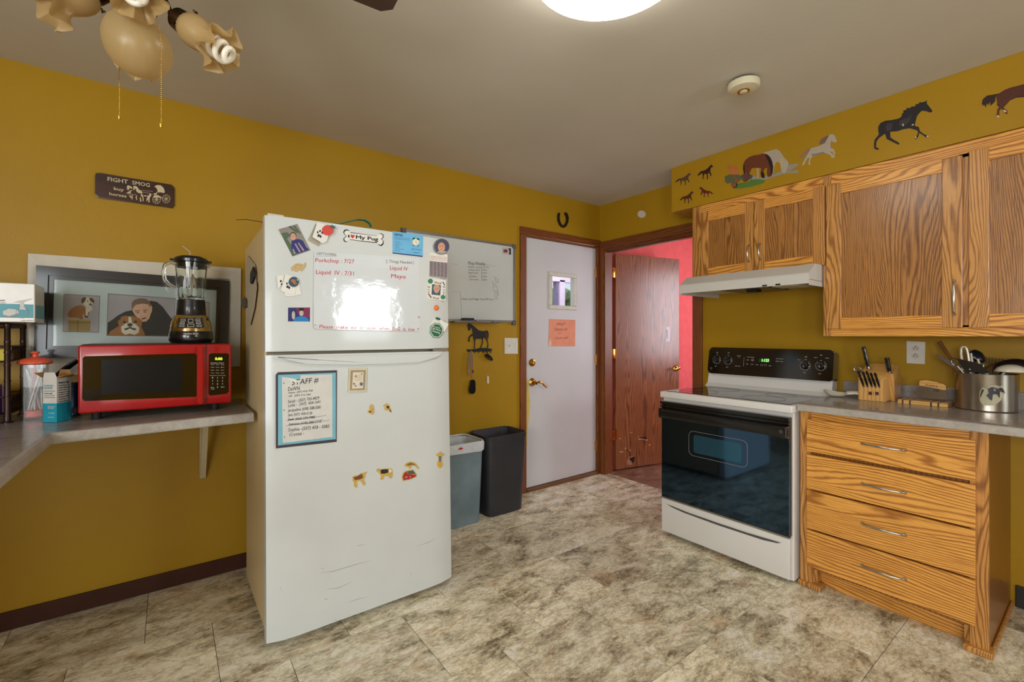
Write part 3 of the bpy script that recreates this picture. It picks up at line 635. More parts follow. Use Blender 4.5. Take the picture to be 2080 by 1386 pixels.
def paw(f, cx, cy, s, y, tr, rot=0):
    P_ = lambda a, b: (cx+(a*cos(rot)-b*sin(rot))*s, cy+(a*sin(rot)+b*cos(rot))*s)
    f.multi('paw_print', [oval(*P_(-.6, -.3), s*.22, s*.3, 10), oval(*P_(-.1, -.7), s*.22, s*.3, 10), oval(*P_(.5, -.4), s*.22, s*.3, 10), oval(*P_(-.25, .45), s*.28, s*.4, 10, .3), oval(*P_(.25, .55), s*.28, s*.38, 10, -.3)], M((40, 42, 48)), y, .0002, tr)
q = SF.thing(650, 478, 'paw_print_card', 'folded white card with black paw print under the apple magnet', 'card', MG)
pts = [(568, 152), (700, 190), (690, 230), (655, 330), (620, 350), (522, 290)]
q.poly('card', pts, PAPER, .012, .0006, tr=TF); q.poly('card_back', [(560, 160), (600, 190), (600, 350), (590, 375), (484, 316)], M((168, 160, 138), .7), .001, .0008, tr=TF)
paw(q, 592, 262, 38, .0128, TF, .2)
q = SF.thing(664, 470, 'apple_magnet', 'red apple shaped fridge magnet with green leaf', 'magnet', MG)
q.poly('apple', oval(665, 228, 54, 48, 24, .1), M((206, 58, 42), .35, coat=.3), .0135, .004, tr=TF); q.poly('leaf', [(680, 190), (700, 180), (732, 196), (730, 215), (705, 212), (690, 205)], M((62, 96, 84), .5), .0178, .002, tr=TF)
# bone magnet
q = SF.thing(737, 484, 'bone_magnet', 'white dog-bone shaped magnet reading I love My Pug', 'magnet', MG)
bone = [(880, 240), (1010, 258), (1140, 275), (1150, 256), (1172, 250), (1195, 262), (1196, 290), (1180, 305), (1197, 325), (1196, 352), (1178, 370), (1152, 362), (1140, 340), (1100, 338), (980, 325), (872, 308), (862, 326), (840, 334), (822, 322), (820, 300), (834, 285), (846, 278), (830, 262), (818, 240), (828, 218), (850, 213), (872, 222)]
cxb = sum(p[0] for p in bone)/len(bone); cyb = sum(p[1] for p in bone)/len(bone)
q.poly('outline', bone, INK, .0005, .001, tr=TF)
q.poly('face', [(cxb+(p[0]-cxb)*.955, cyb+(p[1]-cyb)*.86) for p in bone], PAPER, .0012, .0008, tr=TF)
q.text([('I', (862, 290), (876, 292), 26), ('My Pug', (935, 300), (1146, 322), 32)], INK, .002, tr=TF, bold=.03)
q.poly('heart', [(905, 300), (888, 282), (886, 268), (895, 262), (905, 270), (916, 264), (924, 272), (922, 284)], M((200, 30, 40)), .002, .0003, tr=TF)
# sepsis card
q = SF.thing(828, 495, 'health_magnet', 'blue sepsis information card magnet with alarm clock drawing', 'magnet', MG)
q.poly('card', [(1280, 231), (1568, 268), (1564, 462), (1280, 430)], M((104, 178, 220), .4), .0005, .001, tr=TF); q.poly('stripe', [(1280, 430), (1564, 462), (1562, 472), (1281, 440)], M((30, 50, 110), .4), .0005, .001, tr=TF)
q.text([('SEPSIS', (1296, 272), (1376, 280), 22)], M((24, 40, 90)), .0016, tr=TF, bold=.02)
q.text([('Recognize the signs of sepsis early', (1298, 292), (1440, 304), 8), ('and act fast to save a life today', (1298, 306), (1440, 318), 8), ('• Shivering', (1298, 332), (1350, 337), 8), ('• Extreme pain', (1298, 350), (1362, 356), 8), ('• Pale skin', (1298, 366), (1350, 371), 8), ('• Sleepy', (1298, 382), (1340, 386), 8), ('• Short of breath', (1298, 398), (1385, 406), 8), ('• Fast heart', (1298, 414), (1352, 419), 8), ('(800) 774-0000', (1458, 402), (1548, 412), 10), ('COMMUNITY', (1474, 434), (1536, 441), 9)], M((24, 60, 100)), .0016, tr=TF)
q.poly('clock_face', ring(1498, 333, 28), PAPER, .0022, .0004, tr=TF); q.poly('clock_rim', ring(1498, 333, 34), M((210, 196, 110)), .0016, .0005, tr=TF)
q.multi('clock_bells', [oval(1478, 300, 14, 8, 10, -.4), oval(1518, 305, 14, 8, 10, .4), [(1497, 318), (1500, 318), (1500, 334), (1497, 334)], [(1499, 331), (1508, 344), (1505, 346), (1497, 334)], [(1476, 360), (1483, 362), (1474, 374), (1469, 371)], [(1512, 364), (1518, 362), (1524, 374), (1518, 376)]], M((20, 50, 60)), .0027, .0002, TF)
# round portrait button
q = SF.thing(894, 501, 'portrait_button', 'round metal-rimmed portrait button of a smiling youth', 'magnet', MG)
q.poly('rim', ring(1734, 376, 74, 32), STEEL, .0045, .004, tr=TF); q.poly('picture', ring(1736, 376, 68, 32), M((70, 76, 110), .25, coat=.6), .0086, .0004, tr=TF)
q.poly('shoulders', [(1690, 430), (1705, 418), (1760, 420), (1785, 420), (1768, 438), (1735, 444), (1708, 438)], M((170, 160, 150)), .0091, .0002, tr=TF); smile(q, 1732, 384, 42, .0093, TF, 0, M((96, 74, 62)))
# schedule card
q = SF.thing(891, 541, 'schedule_card', 'white pocket schedule card with grey printed columns', 'card', MG)
q.poly('card', [(1630, 430), (1796, 448), (1792, 676), (1624, 655)], PAPER, .0005, .0008, tr=TF); q.poly('table', [(1628, 508), (1794, 526), (1791, 676), (1625, 655)], M((150, 138, 140)), .0014, .0002, tr=TF)
q.text([(s_, (1638, 468+i*14), (1786, 482+i*14), 9) for i, s_ in enumerate(['Burlington Northern Santa', 'Health Care Clinic Hours', 'Open Mon - Sat All Year'])], REDI, .0015, tr=TF)
q.multi('rows', [[(1632+c_*34, 520+r_*13+c_*3.6), (1632+c_*34+24, 522+r_*13+c_*3.6), (1632+c_*34+24, 527+r_*13+c_*3.6), (1632+c_*34, 525+r_*13+c_*3.6)] for c_ in range(5) for r_ in range(10)], M((70, 58, 64)), .0017, .0002, TF)
# woof picture frame
q = SF.thing(885, 588, 'picture_frame_magnet', 'square magnet frame reading Woof around a small portrait', 'magnet', MG)
q.poly('frame', [(1609, 670), (1780, 690), (1774, 886), (1600, 866)], PAPER, .0005, .0022, tr=TF); q.poly('portrait', [(1650, 728), (1732, 738), (1726, 834), (1644, 826)], M((60, 88, 104)), .003, .0003, tr=TF)
smile(q, 1692, 778, 33, .0034, TF, 0, M((190, 166, 120)))
q.text([('Woof', (1670, 722), (1738, 730), 22), ('Woof', (1654, 866), (1716, 872), 22)], M((140, 40, 50)), .003, tr=TF, bold=.02)
q.text([('W', (1606, 762), (1632, 764), 16), ('o', (1608, 782), (1628, 784), 12), ('o', (1608, 802), (1628, 804), 12), ('f', (1610, 826), (1624, 828), 16), ('W', (1748, 762), (1774, 764), 16), ('o', (1750, 784), (1770, 786), 12), ('o', (1750, 804), (1770, 806), 12), ('f', (1754, 824), (1766, 826), 16)], M((140, 40, 50)), .003, tr=TF, name='side_lettering', bold=.02)
q.multi('ball', [ring(1634, 700, 24), ring(1752, 850, 22)], M((60, 130, 84)), .003, .0004, TF); q.multi('small_bone', [[(1745, 706), (1754, 704), (1772, 736), (1764, 742)], [(1616, 826), (1624, 820), (1646, 852), (1638, 860)]], M((110, 64, 56)), .003, .0004, TF)
q = SF.thing(885, 626, 'button_magnet', 'small round orange button magnet', 'magnet', MG)
u, v = q.pt((520+1690/4.6195, 420+950/4.6195)); link('button', lathe(bmesh.new(), [(.0125, 0), (.0135, .003), (.011, .008), (.005, .011), (0, .0115)], (u, -.0005, v), (0, -1, 0), 20), M((232, 120, 36), .3, coat=.4), q.o, smooth=True)
# security cards
q = SF.thing(895, 655, 'business_card', 'tilted white business card with small green logo behind the green octagon', 'card', MG)
q.poly('card', [(1682, 1032), (1808, 1100), (1768, 1175), (1640, 1100)], PAPER, .0005, .0005, tr=TF); q.multi('logo', [oval(1706, 1052, 26, 12, 14, .35)], M((30, 90, 70)), .0011, .0002, TF)
q.text([('Dry Services', (1752, 1072), (1792, 1092), 8), ('Plan It Inc', (1680, 1062), (1722, 1084), 9)], M((50, 70, 70)), .0011, tr=TF)
q = SF.thing(888, 670, 'octagon_magnet', 'green octagonal security badge magnet with white lettering', 'magnet', MG)
def octa(r): return [(1692+r*cos(pi/8+pi/4*i+.1), 1162+r*1.15*sin(pi/8+pi/4*i+.1)) for i in range(8)]
q.poly('border', octa(66), M((40, 120, 84)), .0014, .0012, tr=TF); q.poly('white_line', octa(60), PAPER, .0027, .0003, tr=TF); q.poly('badge', octa(54), M((24, 100, 66)), .0031, .0003, tr=TF)
q.text([('Protected By', (1656, 1128), (1722, 1146), 12), ('Safe Home', (1650, 1148), (1730, 1170), 18), ('Security', (1652, 1172), (1724, 1196), 20)], PAPER, .0036, tr=TF, bold=.01)
# elephant-like wooden magnet, stacked paw cards, generic card
q = SF.thing(606, 543, 'animal_magnet', 'small cut wooden animal magnet left of the dry-erase film', 'magnet', MG)
q.poly('body', [(328, 575), (340, 560), (365, 540), (395, 532), (425, 538), (442, 548), (452, 540), (455, 528), (466, 528), (464, 555), (455, 575), (440, 590), (435, 604), (420, 604), (412, 592), (395, 592), (385, 612), (372, 610), (365, 598), (345, 602), (332, 600), (340, 590)], M((196, 168, 116), .6), .0005, .004, tr=TF)
q.lines('grooves', [[(358, 560), (372, 585), (385, 575)], [(372, 540), (390, 556), (430, 548)], [(425, 570), (412, 585)]], M((120, 86, 40)), .0046, .0005, TF)
q = SF.thing(580, 586, 'paw_card', 'white paw print card at the back left of the small stack', 'card', MG); q.poly('card', [(194, 648), (262, 646), (250, 700), (215, 770), (206, 775)], PAPER, .0005, .0012, tr=TF)
q.multi('marks', [oval(232, 700, 9, 12, 8), oval(240, 728, 8, 8, 8)], INK, .0018, .0002, TF)
q = SF.thing(604, 590, 'paw_card', 'white paw print card showing at the lower right of the small stack', 'card', MG); q.poly('card', [(330, 670), (405, 730), (426, 822), (340, 845), (268, 838), (270, 800)], PAPER, .002, .0012, tr=TF)
q = SF.thing(590, 583, 'paw_card', 'white paw print card on top of the stack under the round magnet', 'card', MG); q.poly('card', [(276, 634), (330, 650), (398, 680), (360, 838), (230, 790)], PAPER, .004, .0012, tr=TF); paw(q, 305, 740, 36, .0054, TF, .3)
q = SF.thing(596, 573, 'round_magnet', 'round glossy magnet with an orange and blue picture', 'magnet', MG)
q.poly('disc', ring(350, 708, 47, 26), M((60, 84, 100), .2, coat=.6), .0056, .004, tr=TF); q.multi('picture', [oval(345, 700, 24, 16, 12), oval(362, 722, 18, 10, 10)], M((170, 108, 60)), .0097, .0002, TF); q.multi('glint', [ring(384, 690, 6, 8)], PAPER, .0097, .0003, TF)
q = SF.thing(607, 640, 'colour_card_magnet', 'small landscape card magnet in magenta and blue', 'magnet', MG)
q.poly('card', [(301, 948), (506, 947), (504, 1078), (300, 1077)], M((34, 40, 100), .4), .0005, .001, tr=TF)
q.poly('magenta_area', [(375, 948), (505, 948), (503, 1040), (450, 1030), (390, 1000)], M((120, 30, 70), .4), .0016, .0002, tr=TF); q.poly('blue_area', [(345, 1077), (362, 1045), (400, 1030), (450, 1030), (485, 1045), (498, 1077)], M((30, 120, 184), .4), .0019, .0002, tr=TF)
q.multi('pale_area', [oval(425, 1000, 20, 28, 12), oval(350, 1020, 16, 40, 10)], M((190, 170, 164)), .0021, .0002, TF); q.poly('dark_area', oval(425, 964, 26, 14, 10), INK, .0023, .0002, tr=TF)

# lower door
ML = 'magnets on the lower refrigerator door'
q = SF.thing(621, 831, 'staff_list', 'handwritten staff phone list mounted on blue and dark paper', 'notice')
q.poly('dark_backing', [(207, 168), (760, 149), (757, 822), (186, 884), (184, 192)], M((66, 58, 66), .6), .0005, .0006, tr=TG)
q.poly('blue_mount', [(206, 194), (748, 172), (748, 796), (206, 856)], M((118, 178, 196), .6), .0012, .0005, tr=TG)
q.poly('sheet', [(242, 212), (412, 236), (420, 196), (714, 188), (716, 775), (250, 832)], M((208, 206, 200), .6), .0018, .0005, tr=TG)
q.poly('torn_flap', [(284, 216), (400, 248), (405, 264), (330, 252)], M((224, 222, 214), .6), .0026, .0005, tr=TG)
q.text([('STAFF #', (334, 290), (586, 262), 50), ('DaWN', (298, 344), (410, 334), 36), ('Home  (507) 474-1938', (304, 370), (530, 348), 18), ('cell   (507) 313-1360', (304, 400), (512, 384), 18), ('Sarah - (507) 703-4829', (298, 458), (592, 420), 28), ('Lydia -  (507)  458-1641', (300, 494), (602, 456), 26), ('Jacqueline (608) 588-5081', (296, 540), (608, 508), 28), ('Jeni (507) 458-0130', (298, 582), (526, 562), 26), ('Beth (563) 379-7082', (300, 624), (552, 600), 24), ('Adriana (608) 386-1110', (304, 668), (610, 640), 24), ('Sophia -(507) 458 - 0083', (302, 724), (686, 688), 32), ('Crystal -', (312, 768), (450, 754), 30)], INK, .0025, tr=TG, name='handwriting', bold=.002, shear=.1)
q.lines('crossed_out', [[(286, 622), (420, 600), (560, 590), (655, 572)], [(300, 612), (450, 606), (556, 580)], [(284, 672), (420, 654), (560, 640), (690, 616)], [(304, 660), (460, 650), (630, 610)]], INK, .0027, .0007, TG)
q.multi('punch_hole', [ring(260, 270, 7, 10), ring(262, 524, 7, 10), ring(266, 776, 7, 10)], M((90, 140, 156)), .0024, .0003, TG)
q = SF.thing(725, 772, 'framed_card_magnet', 'small cream framed card magnet with butterflies', 'magnet', ML)
q.poly('frame', [(868, 132), (1038, 130), (1030, 350), (860, 352)], M((206, 196, 164), .5), .0005, .006, tr=TG); q.poly('inner_frame', [(884, 150), (1024, 148), (1016, 334), (876, 338)], M((156, 140, 116), .5), .0066, .001, tr=TG); q.poly('card', [(904, 168), (1004, 166), (998, 318), (896, 322)], M((216, 206, 182), .5), .0078, .0004, tr=TG)
q.multi('butterflies', [oval(932, 206, 10, 12, 8), oval(928, 296, 12, 8, 8)], M((176, 120, 90)), .0083, .0003, TG); q.multi('flowers', [oval(982, 278, 16, 18, 8), oval(914, 276, 10, 9, 8), oval(986, 184, 7, 6, 8)], M((90, 104, 140)), .0083, .0003, TG)
q.text([('Bless', (958, 204), (980, 203), 8), ('this house', (944, 222), (984, 220), 8), ('and all within', (932, 244), (978, 242), 8)], M((120, 110, 100)), .0083, tr=TG)
GOLD = M((214, 178, 92), .35, metal=.3)
def shape_mag(px, py, name, label, outl, inner, sc=1.0):
    q = SF.thing(px, py, name, label, 'magnet', ML); q.poly('base', outl, GOLD, .0005, .003, tr=TG)
    for nm, pl, col in inner: q.multi(nm, pl, M(col, .35, coat=.3), .0036, .0004, TG)
    return q
cow = [(905, 1150), (920, 1140), (960, 1135), (985, 1115), (1010, 1112), (1036, 1100), (1040, 1106), (1026, 1128), (1020, 1160), (1005, 1175), (1022, 1200), (1026, 1222), (1010, 1232), (992, 1205), (980, 1182), (945, 1190), (944, 1230), (952, 1246), (935, 1252), (920, 1236), (920, 1205), (908, 1185)]
shape_mag(729, 972, 'cow_magnet', 'small brown and white cow magnet, front raised', cow, [('brown_coat', [[(912, 1155), (950, 1142), (985, 1122), (1000, 1130), (1000, 1160), (970, 1172), (925, 1180)]], (120, 66, 36)), ('white_patch', [[(985, 1130), (996, 1126), (992, 1150), (982, 1156)]], (220, 206, 180))])
cow2 = [(1128, 1082), (1146, 1070), (1165, 1078), (1200, 1074), (1240, 1072), (1268, 1070), (1278, 1090), (1278, 1140), (1270, 1164), (1252, 1160), (1240, 1140), (1200, 1142), (1196, 1170), (1172, 1178), (1164, 1172), (1174, 1140), (1160, 1120), (1148, 1104), (1134, 1100)]
shape_mag(779, 962, 'cow_magnet', 'small black and white cow magnet in the middle', cow2, [('black_coat', [[(1165, 1085), (1200, 1078), (1238, 1078), (1240, 1108), (1205, 1118), (1172, 1120)]], (36, 34, 30)), ('white_coat', [[(1242, 1078), (1268, 1078), (1270, 1100), (1245, 1112)], [(1198, 1086), (1208, 1086), (1206, 1106), (1198, 1106)]], (222, 214, 196))])
shape_mag(830, 943, 'horn_magnet', 'small gold magnet above the red barn magnet', [(1392, 1040), (1410, 1020), (1445, 1008), (1480, 1014), (1510, 1040), (1528, 1072), (1518, 1078), (1500, 1054), (1480, 1040), (1460, 1044), (1450, 1072), (1440, 1076), (1430, 1056), (1400, 1052)], [('brown_part', [[(1405, 1035), (1445, 1016), (1478, 1024), (1500, 1044), (1470, 1036), (1430, 1044)]], (140, 100, 44))])
shape_mag(830, 965, 'barn_magnet', 'small red barn shaped magnet with grey roof', [(1366, 1150), (1380, 1110), (1405, 1094), (1470, 1082), (1504, 1125), (1505, 1145), (1440, 1176), (1376, 1188)], [('red_wall', [[(1374, 1150), (1386, 1115), (1408, 1100), (1425, 1125), (1500, 1130), (1498, 1145), (1440, 1170), (1380, 1180)]], (172, 34, 38)), ('grey_roof', [[(1412, 1098), (1468, 1088), (1496, 1122), (1430, 1126)]], (76, 90, 88)), ('white_doors', [[(1396, 1145), (1418, 1142), (1418, 1168), (1398, 1172)], [(1440, 1140), (1448, 1139), (1448, 1160), (1440, 1162)]], (226, 190, 176))])
shape_mag(893, 932, 'scarecrow_magnet', 'small gold scarecrow magnet near the right door edge', [(1718, 925), (1726, 908), (1734, 924), (1762, 936), (1762, 950), (1742, 958), (1740, 1000), (1750, 1030), (1742, 1058), (1722, 1068), (1700, 1050), (1698, 1020), (1710, 995), (1708, 956), (1688, 950), (1690, 936)], [('blue_overalls', [[(1714, 955), (1734, 955), (1730, 1010), (1716, 1010)]], (80, 96, 130)), ('straw', [[(1706, 1020), (1740, 1018), (1740, 1050), (1722, 1060), (1708, 1046)]], (210, 160, 60))])
shape_mag(753, 832, 'angel_magnet', 'small gold figure magnet below the framed card, left one', [(1062, 490), (1075, 470), (1095, 472), (1104, 492), (1108, 520), (1106, 555), (1090, 568), (1072, 552), (1045, 548), (1048, 530), (1064, 515)], [('dress', [[(1082, 500), (1098, 505), (1098, 550), (1084, 545)]], (190, 150, 130)), ('brown_part', [[(1052, 540), (1075, 525), (1080, 545), (1068, 548)]], (96, 70, 36))])
shape_mag(787, 829, 'bird_magnet', 'small gold and black bird magnet, right of the gold figure', [(1188, 480), (1220, 462), (1250, 472), (1256, 500), (1272, 540), (1262, 548), (1240, 524), (1215, 528), (1200, 510), (1214, 492)], [('dark_wing', [[(1222, 482), (1248, 486), (1244, 510), (1224, 506)], [(1246, 512), (1252, 510), (1266, 538), (1260, 542)]], (50, 40, 28))])
# papers and clip on the fridge's left side
SL = Surf((.311, 0, 0), 0, -pi/2)
q = SL.thing(507, 590, 'hanging_papers', 'curled papers hanging on the left side of the refrigerator', 'papers')
o_ = (480, 480, 7.692); PP = M((178, 166, 140), .8)
def side_poly(q, name, pts, mat, y, th, curl=0):
    bm = bmesh.new(); pl = [q.pt((o_[0]+p[0]/o_[2], o_[1]+p[1]/o_[2])) for p in pts]; prism(bm, pl, 'y', -y, -y-th)
    return link(name, bm, mat, q.o)
side_poly(q, 'sheet', [(180, 300), (240, 370), (300, 450), (320, 660), (275, 790), (240, 1130), (190, 1386), (160, 1386), (185, 1130), (180, 960), (150, 820), (165, 480)], PP, .001, .001)
side_poly(q, 'front_sheet', [(280, 760), (325, 680), (340, 800), (300, 1130), (235, 1386), (200, 1386), (270, 1000)], PP, .004, .001); side_poly(q, 'black_clip', [(305, 480), (320, 560), (320, 640), (275, 750), (258, 720), (262, 580)], BLKM, .006, .006)
q = SL.thing(497, 615, 'corner_magnet', 'small dark hexagonal magnet at the rear of the refrigerator side', 'magnet'); side_poly(q, 'plate', [(140, 955), (168, 985), (185, 1080), (140, 1130), (95, 1085), (90, 1000)], M((70, 54, 20), .4), .001, .004)

# strap and wire on top of the refrigerator
t = thing('lanyard_strap', 'teal fabric strap looped on top of the refrigerator', 'strap', (.62, 2.14, 1.745))
TEAL = M((24, 122, 104), .7); pl = [Vector((.46, 2.13, 1.749)), *[hit(x, y, Y=2.13) for x, y in ((690, 455), (708, 450), (725, 446), (740, 447), (750, 453), (754, 461))], Vector((.735, 2.13, 1.75))]
bm = bmesh.new(); vv = []
for p in pl: vv.append([bm.verts.new(p+Vector((0, dy, dz))) for dy, dz in ((-.012, -.002), (.012, -.002), (.012, .001), (-.012, .001))])
for a, b in zip(vv, vv[1:]):
    for j in range(4): bm.faces.new((a[j], a[(j+1) % 4], b[(j+1) % 4], b[j]))
link('band', bm, TEAL, t)
t = thing('wire_hook', 'thin bent wire sticking out from the fridge top corner', 'wire', (.34, 2.30, 1.74))
link('wire', tube(bmesh.new(), [hit(480, 447, Y=2.45), hit(500, 446, Y=2.42), hit(530, 451, Y=2.34), Vector((.40, 2.28, 1.737))], .0013, 6), BRONZE, t)

# ------------------------------------------------------------------ wall-mounted whiteboard
ALU = M((150, 150, 146), .35, metal=.8)
wb = SA.thing(950, 570, 'whiteboard', 'aluminium framed whiteboard with mop weekly list behind the refrigerator', 'whiteboard')
def WBp(x, y): return (x, y)
x0, x1, z0, z1 = 1.245, 2.160, 1.362, 1.960
bm = box(x0, 0, z0, x1, -.010, z1); 
def loc_fix(bm, fl_):
    for v in bm.verts: v.co.x -= fl_.u; v.co.z -= fl_.v
    return bm
link('board', loc_fix(bm, wb), M((206, 210, 206), .12, coat=.6, vary=(3, .03)), wb.o)
bm = bmesh.new(); bx(bm, x0-.002, 0, z1-.012, x1, -.016, z1+.004); bx(bm, x0, 0, z0-.004, x1, -.016, z0+.012); bx(bm, x1-.012, 0, z0, x1+.003, -.016, z1); bx(bm, x0-.003, 0, z0, x0+.012, -.016, z1)
link('frame', loc_fix(bm, wb), ALU, wb.o)
for (cx_, cz_) in ((x1, z1), (x1, z0), (x0, z1), (x0, z0)): link('corner_cap', loc_fix(box(cx_-.02, 0, cz_-.02, cx_+.006, -.019, cz_+.006, .003), wb), M((96, 96, 96), .5), wb.o)
link('tray', loc_fix(box(1.60, 0, z0-.012, 1.98, -.055, z0-.004, .002), wb), ALU, wb.o)
TW = (900, 420, 3.464)
wb.text([('Mop Weekly', (172, 408), (292, 414), 22), ("Dawn's room | CT Th", (172, 430), (315, 434), 12), ('Living room  | Cths', (174, 451), (303, 452), 12), ('Bathroom     | Cths', (176, 472), (302, 473), 12), ('Kitchen       | Cths', (180, 497), (302, 497), 12), ('Cat room     | Cths', (182, 518), (302, 521), 12), ('Clean out Fridge Tues PM Chs', (124, 656), (345, 660), 14)], M((40, 40, 44)), .0102, tr=TW, name='handwriting')
wb.lines('pen_lines', [[(168, 406), (290, 408), (366, 422)], [(62, 404), (98, 408)], [(66, 598), (116, 600), (122, 700), (126, 784)], [(266, 420), (268, 524)]], M((50, 50, 54)), .0104, .0007, TW)
wb.lines('stick_figure', [[(362, 506), (384, 512), (382, 538), (362, 534), (362, 506)], [(350, 490), (364, 506), (372, 494)], [(370, 520), (376, 524), (370, 530)], [(338, 522), (356, 560), (344, 545)], [(344, 566), (376, 566), (376, 596), (352, 594), (344, 566)], [(362, 540), (368, 562)], [(360, 596), (358, 655), (350, 658)], [(376, 596), (372, 655), (382, 656)], [(380, 596), (384, 628)]], M((40, 40, 44)), .0104, .0008, TW)
q = SA.thing(1027, 511, 'photo_magnet', 'tiny picture magnet at the whiteboard upper right corner', 'magnet')
q.poly('card', [(413, 290), (470, 294), (470, 340), (412, 334)], M((190, 176, 170)), .0108, .003, tr=TW); q.multi('picture', [oval(432, 314, 16, 12, 10)], M((120, 60, 60)), .014, .0003, TW); q.multi('dark_side', [[(452, 294), (470, 296), (470, 340), (456, 338), (460, 316)]], INK, .014, .0003, TW)
q = SA.thing(946, 649, 'board_eraser', 'black eraser resting on the whiteboard ledge', 'eraser')
q.poly('body', [(118, 788), (128, 784), (198, 786), (200, 800), (120, 800)], BLKM, .018, .022, tr=TW)
q = SA.thing(978, 652, 'marker_pen', 'thin marker pen lying on the whiteboard ledge', 'marker')
a = q.pt((963, 651.5)); b = q.pt((993, 654)); link('barrel', cyl(bmesh.new(), (a[0], -.026, a[1]-.002), (b[0], -.026, b[1]-.001), .005), M((160, 150, 146), .5), q.o, smooth=True); link('cap', cyl(bmesh.new(), (b[0], -.026, b[1]-.001), (b[0]+.022, -.026, b[1]-.0015), .0055), M((70, 64, 64)), q.o, smooth=True)

# ------------------------------------------------------------------ horse key hook and keys
IRON = M((20, 18, 18), .45)
TK = (930, 640, 7.7)
hs = [(168, 122), (163, 140), (143, 152), (150, 168), (160, 240), (172, 246), (186, 238), (196, 205), (213, 205), (226, 250), (230, 298), (208, 300), (190, 318), (165, 350), (160, 385), (158, 412), (168, 422), (186, 408), (180, 385), (176, 370), (200, 335), (234, 330), (242, 375), (250, 420), (250, 490), (240, 530), (257, 530), (263, 490), (264, 420), (274, 372), (300, 376), (332, 374), (354, 362), (368, 385), (376, 405), (370, 445), (354, 490), (343, 514), (360, 514), (388, 432), (385, 372), (398, 353), (425, 365), (448, 410), (459, 445), (459, 480), (447, 508), (465, 510), (472, 490), (468, 430), (448, 372), (436, 300), (437, 265), (448, 285), (455, 350), (462, 392), (472, 350), (475, 290), (464, 250), (445, 242), (420, 252), (375, 253), (325, 243), (288, 215), (240, 172), (208, 147), (182, 138)]
q = SA.thing(972, 712, 'key_hook', 'black metal horse shaped key hook rail below the whiteboard', 'key hook')
q.poly('horse', hs, IRON, .004, .003, tr=TK)
q.poly('rail', [(135, 548), (145, 536), (165, 540), (240, 538), (345, 517), (450, 516), (500, 528), (525, 530), (533, 548), (522, 565), (500, 570), (400, 572), (200, 574), (160, 572), (142, 568)], IRON, .001, .004, tr=TK)
for i, x in enumerate((182, 245, 305, 380, 435, 490)):
    a = q.pt((TK[0]+x/TK[2], TK[1]+572/TK[2])); b = .022
    link('hook', tube(bmesh.new(), [(a[0], -.005, a[1]+.008), (a[0], -.010, a[1]-.004), (a[0], -.022, a[1]-.010), (a[0], -.028, a[1]+.0)], .0024, 6), IRON, q.o)
q = SA.thing(954, 760, 'lanyard', 'grey lanyard with black key fob hanging from the left hook', 'lanyard')
STR = M((150, 128, 110), .8)
q.lines('strap', [[(178, 560), (150, 640), (142, 760), (140, 880), (150, 950), (165, 940), (160, 900)], [(190, 560), (205, 640), (208, 760), (206, 860), (200, 940), (196, 980)], [(184, 560), (166, 650), (164, 760), (150, 880)], [(188, 560), (186, 650), (186, 760), (190, 860)]], STR, .022, .0036, TK)
q.multi('toggle', [[(196, 855), (214, 855), (213, 905), (197, 905)]], M((120, 44, 30)), .024, .006, TK)
a = q.pt((TK[0]+207/TK[2], TK[1]+1040/TK[2])); link('key_ring', tube(bmesh.new(), [(a[0]+.016*cos(t_), -.022, a[1]+.016*sin(t_)) for t_ in [2*pi*i/18 for i in range(18)]], .0018, 6, True), STEEL, q.o, smooth=True)
q.poly('key_fob', [(175, 1030), (190, 1015), (235, 1015), (248, 1040), (250, 1120), (252, 1170), (240, 1215), (205, 1232), (165, 1222), (152, 1180), (160, 1110), (172, 1080)], BLK, .012, .012, tr=TK)
q = SA.thing(990, 723, 'car_key', 'black car key hanging tilted from the right-hand hooks', 'key')
q.poly('head', [(395, 620), (420, 608), (450, 612), (500, 655), (520, 690), (516, 712), (495, 715), (460, 695), (420, 660)], BLK, .014, .012, tr=TK); q.poly('key_blade', [(425, 572), (440, 572), (462, 618), (448, 622)], STEEL, .018, .003, tr=TK); q.multi('button', [ring(468, 678, 9, 10)], STEEL, .0265, .001, TK)
q = SA.thing(990, 771, 'wall_clip', 'tiny white adhesive clip on the golden wall', 'wall clip'); q.poly('clip', [(455, 960), (465, 952), (475, 960), (478, 1068), (453, 1070)], PAPER, .001, .006, tr=TK)
# switch
q = SA.thing(1037, 702, 'light_switch', 'white light switch plate beside the white door', 'light switch')
q.poly('plate', [(726, 360), (931, 362), (931, 608), (728, 608)], M((214, 212, 202), .4), .0, .006, tr=TK); q.poly('rocker', [(896, 430), (914, 430), (914, 535), (896, 535)], PAPER, .006, .004, tr=TK)
q.text([('the', (784, 484), (810, 486), 12), ('..', (786, 504), (808, 506), 12)], INK, .0062, tr=TK, bold=.02)
# horseshoe
q = SA.thing(1142, 447, 'horseshoe', 'dark iron horseshoe nailed above the white door', 'horseshoe')
TQ = (900, 420, 3.464); outer = [(806, 44), (801, 70), (803, 100), (815, 130), (832, 146), (848, 149), (864, 138), (877, 108), (880, 78), (872, 52), (862, 41), (850, 43)]; inner = [(854, 58), (863, 75), (863, 102), (853, 125), (842, 134), (830, 126), (820, 105), (816, 80), (820, 46)]
q.poly('shoe', outer+inner, M((44, 34, 30), .6, metal=.5), .0, .009, tr=TQ)
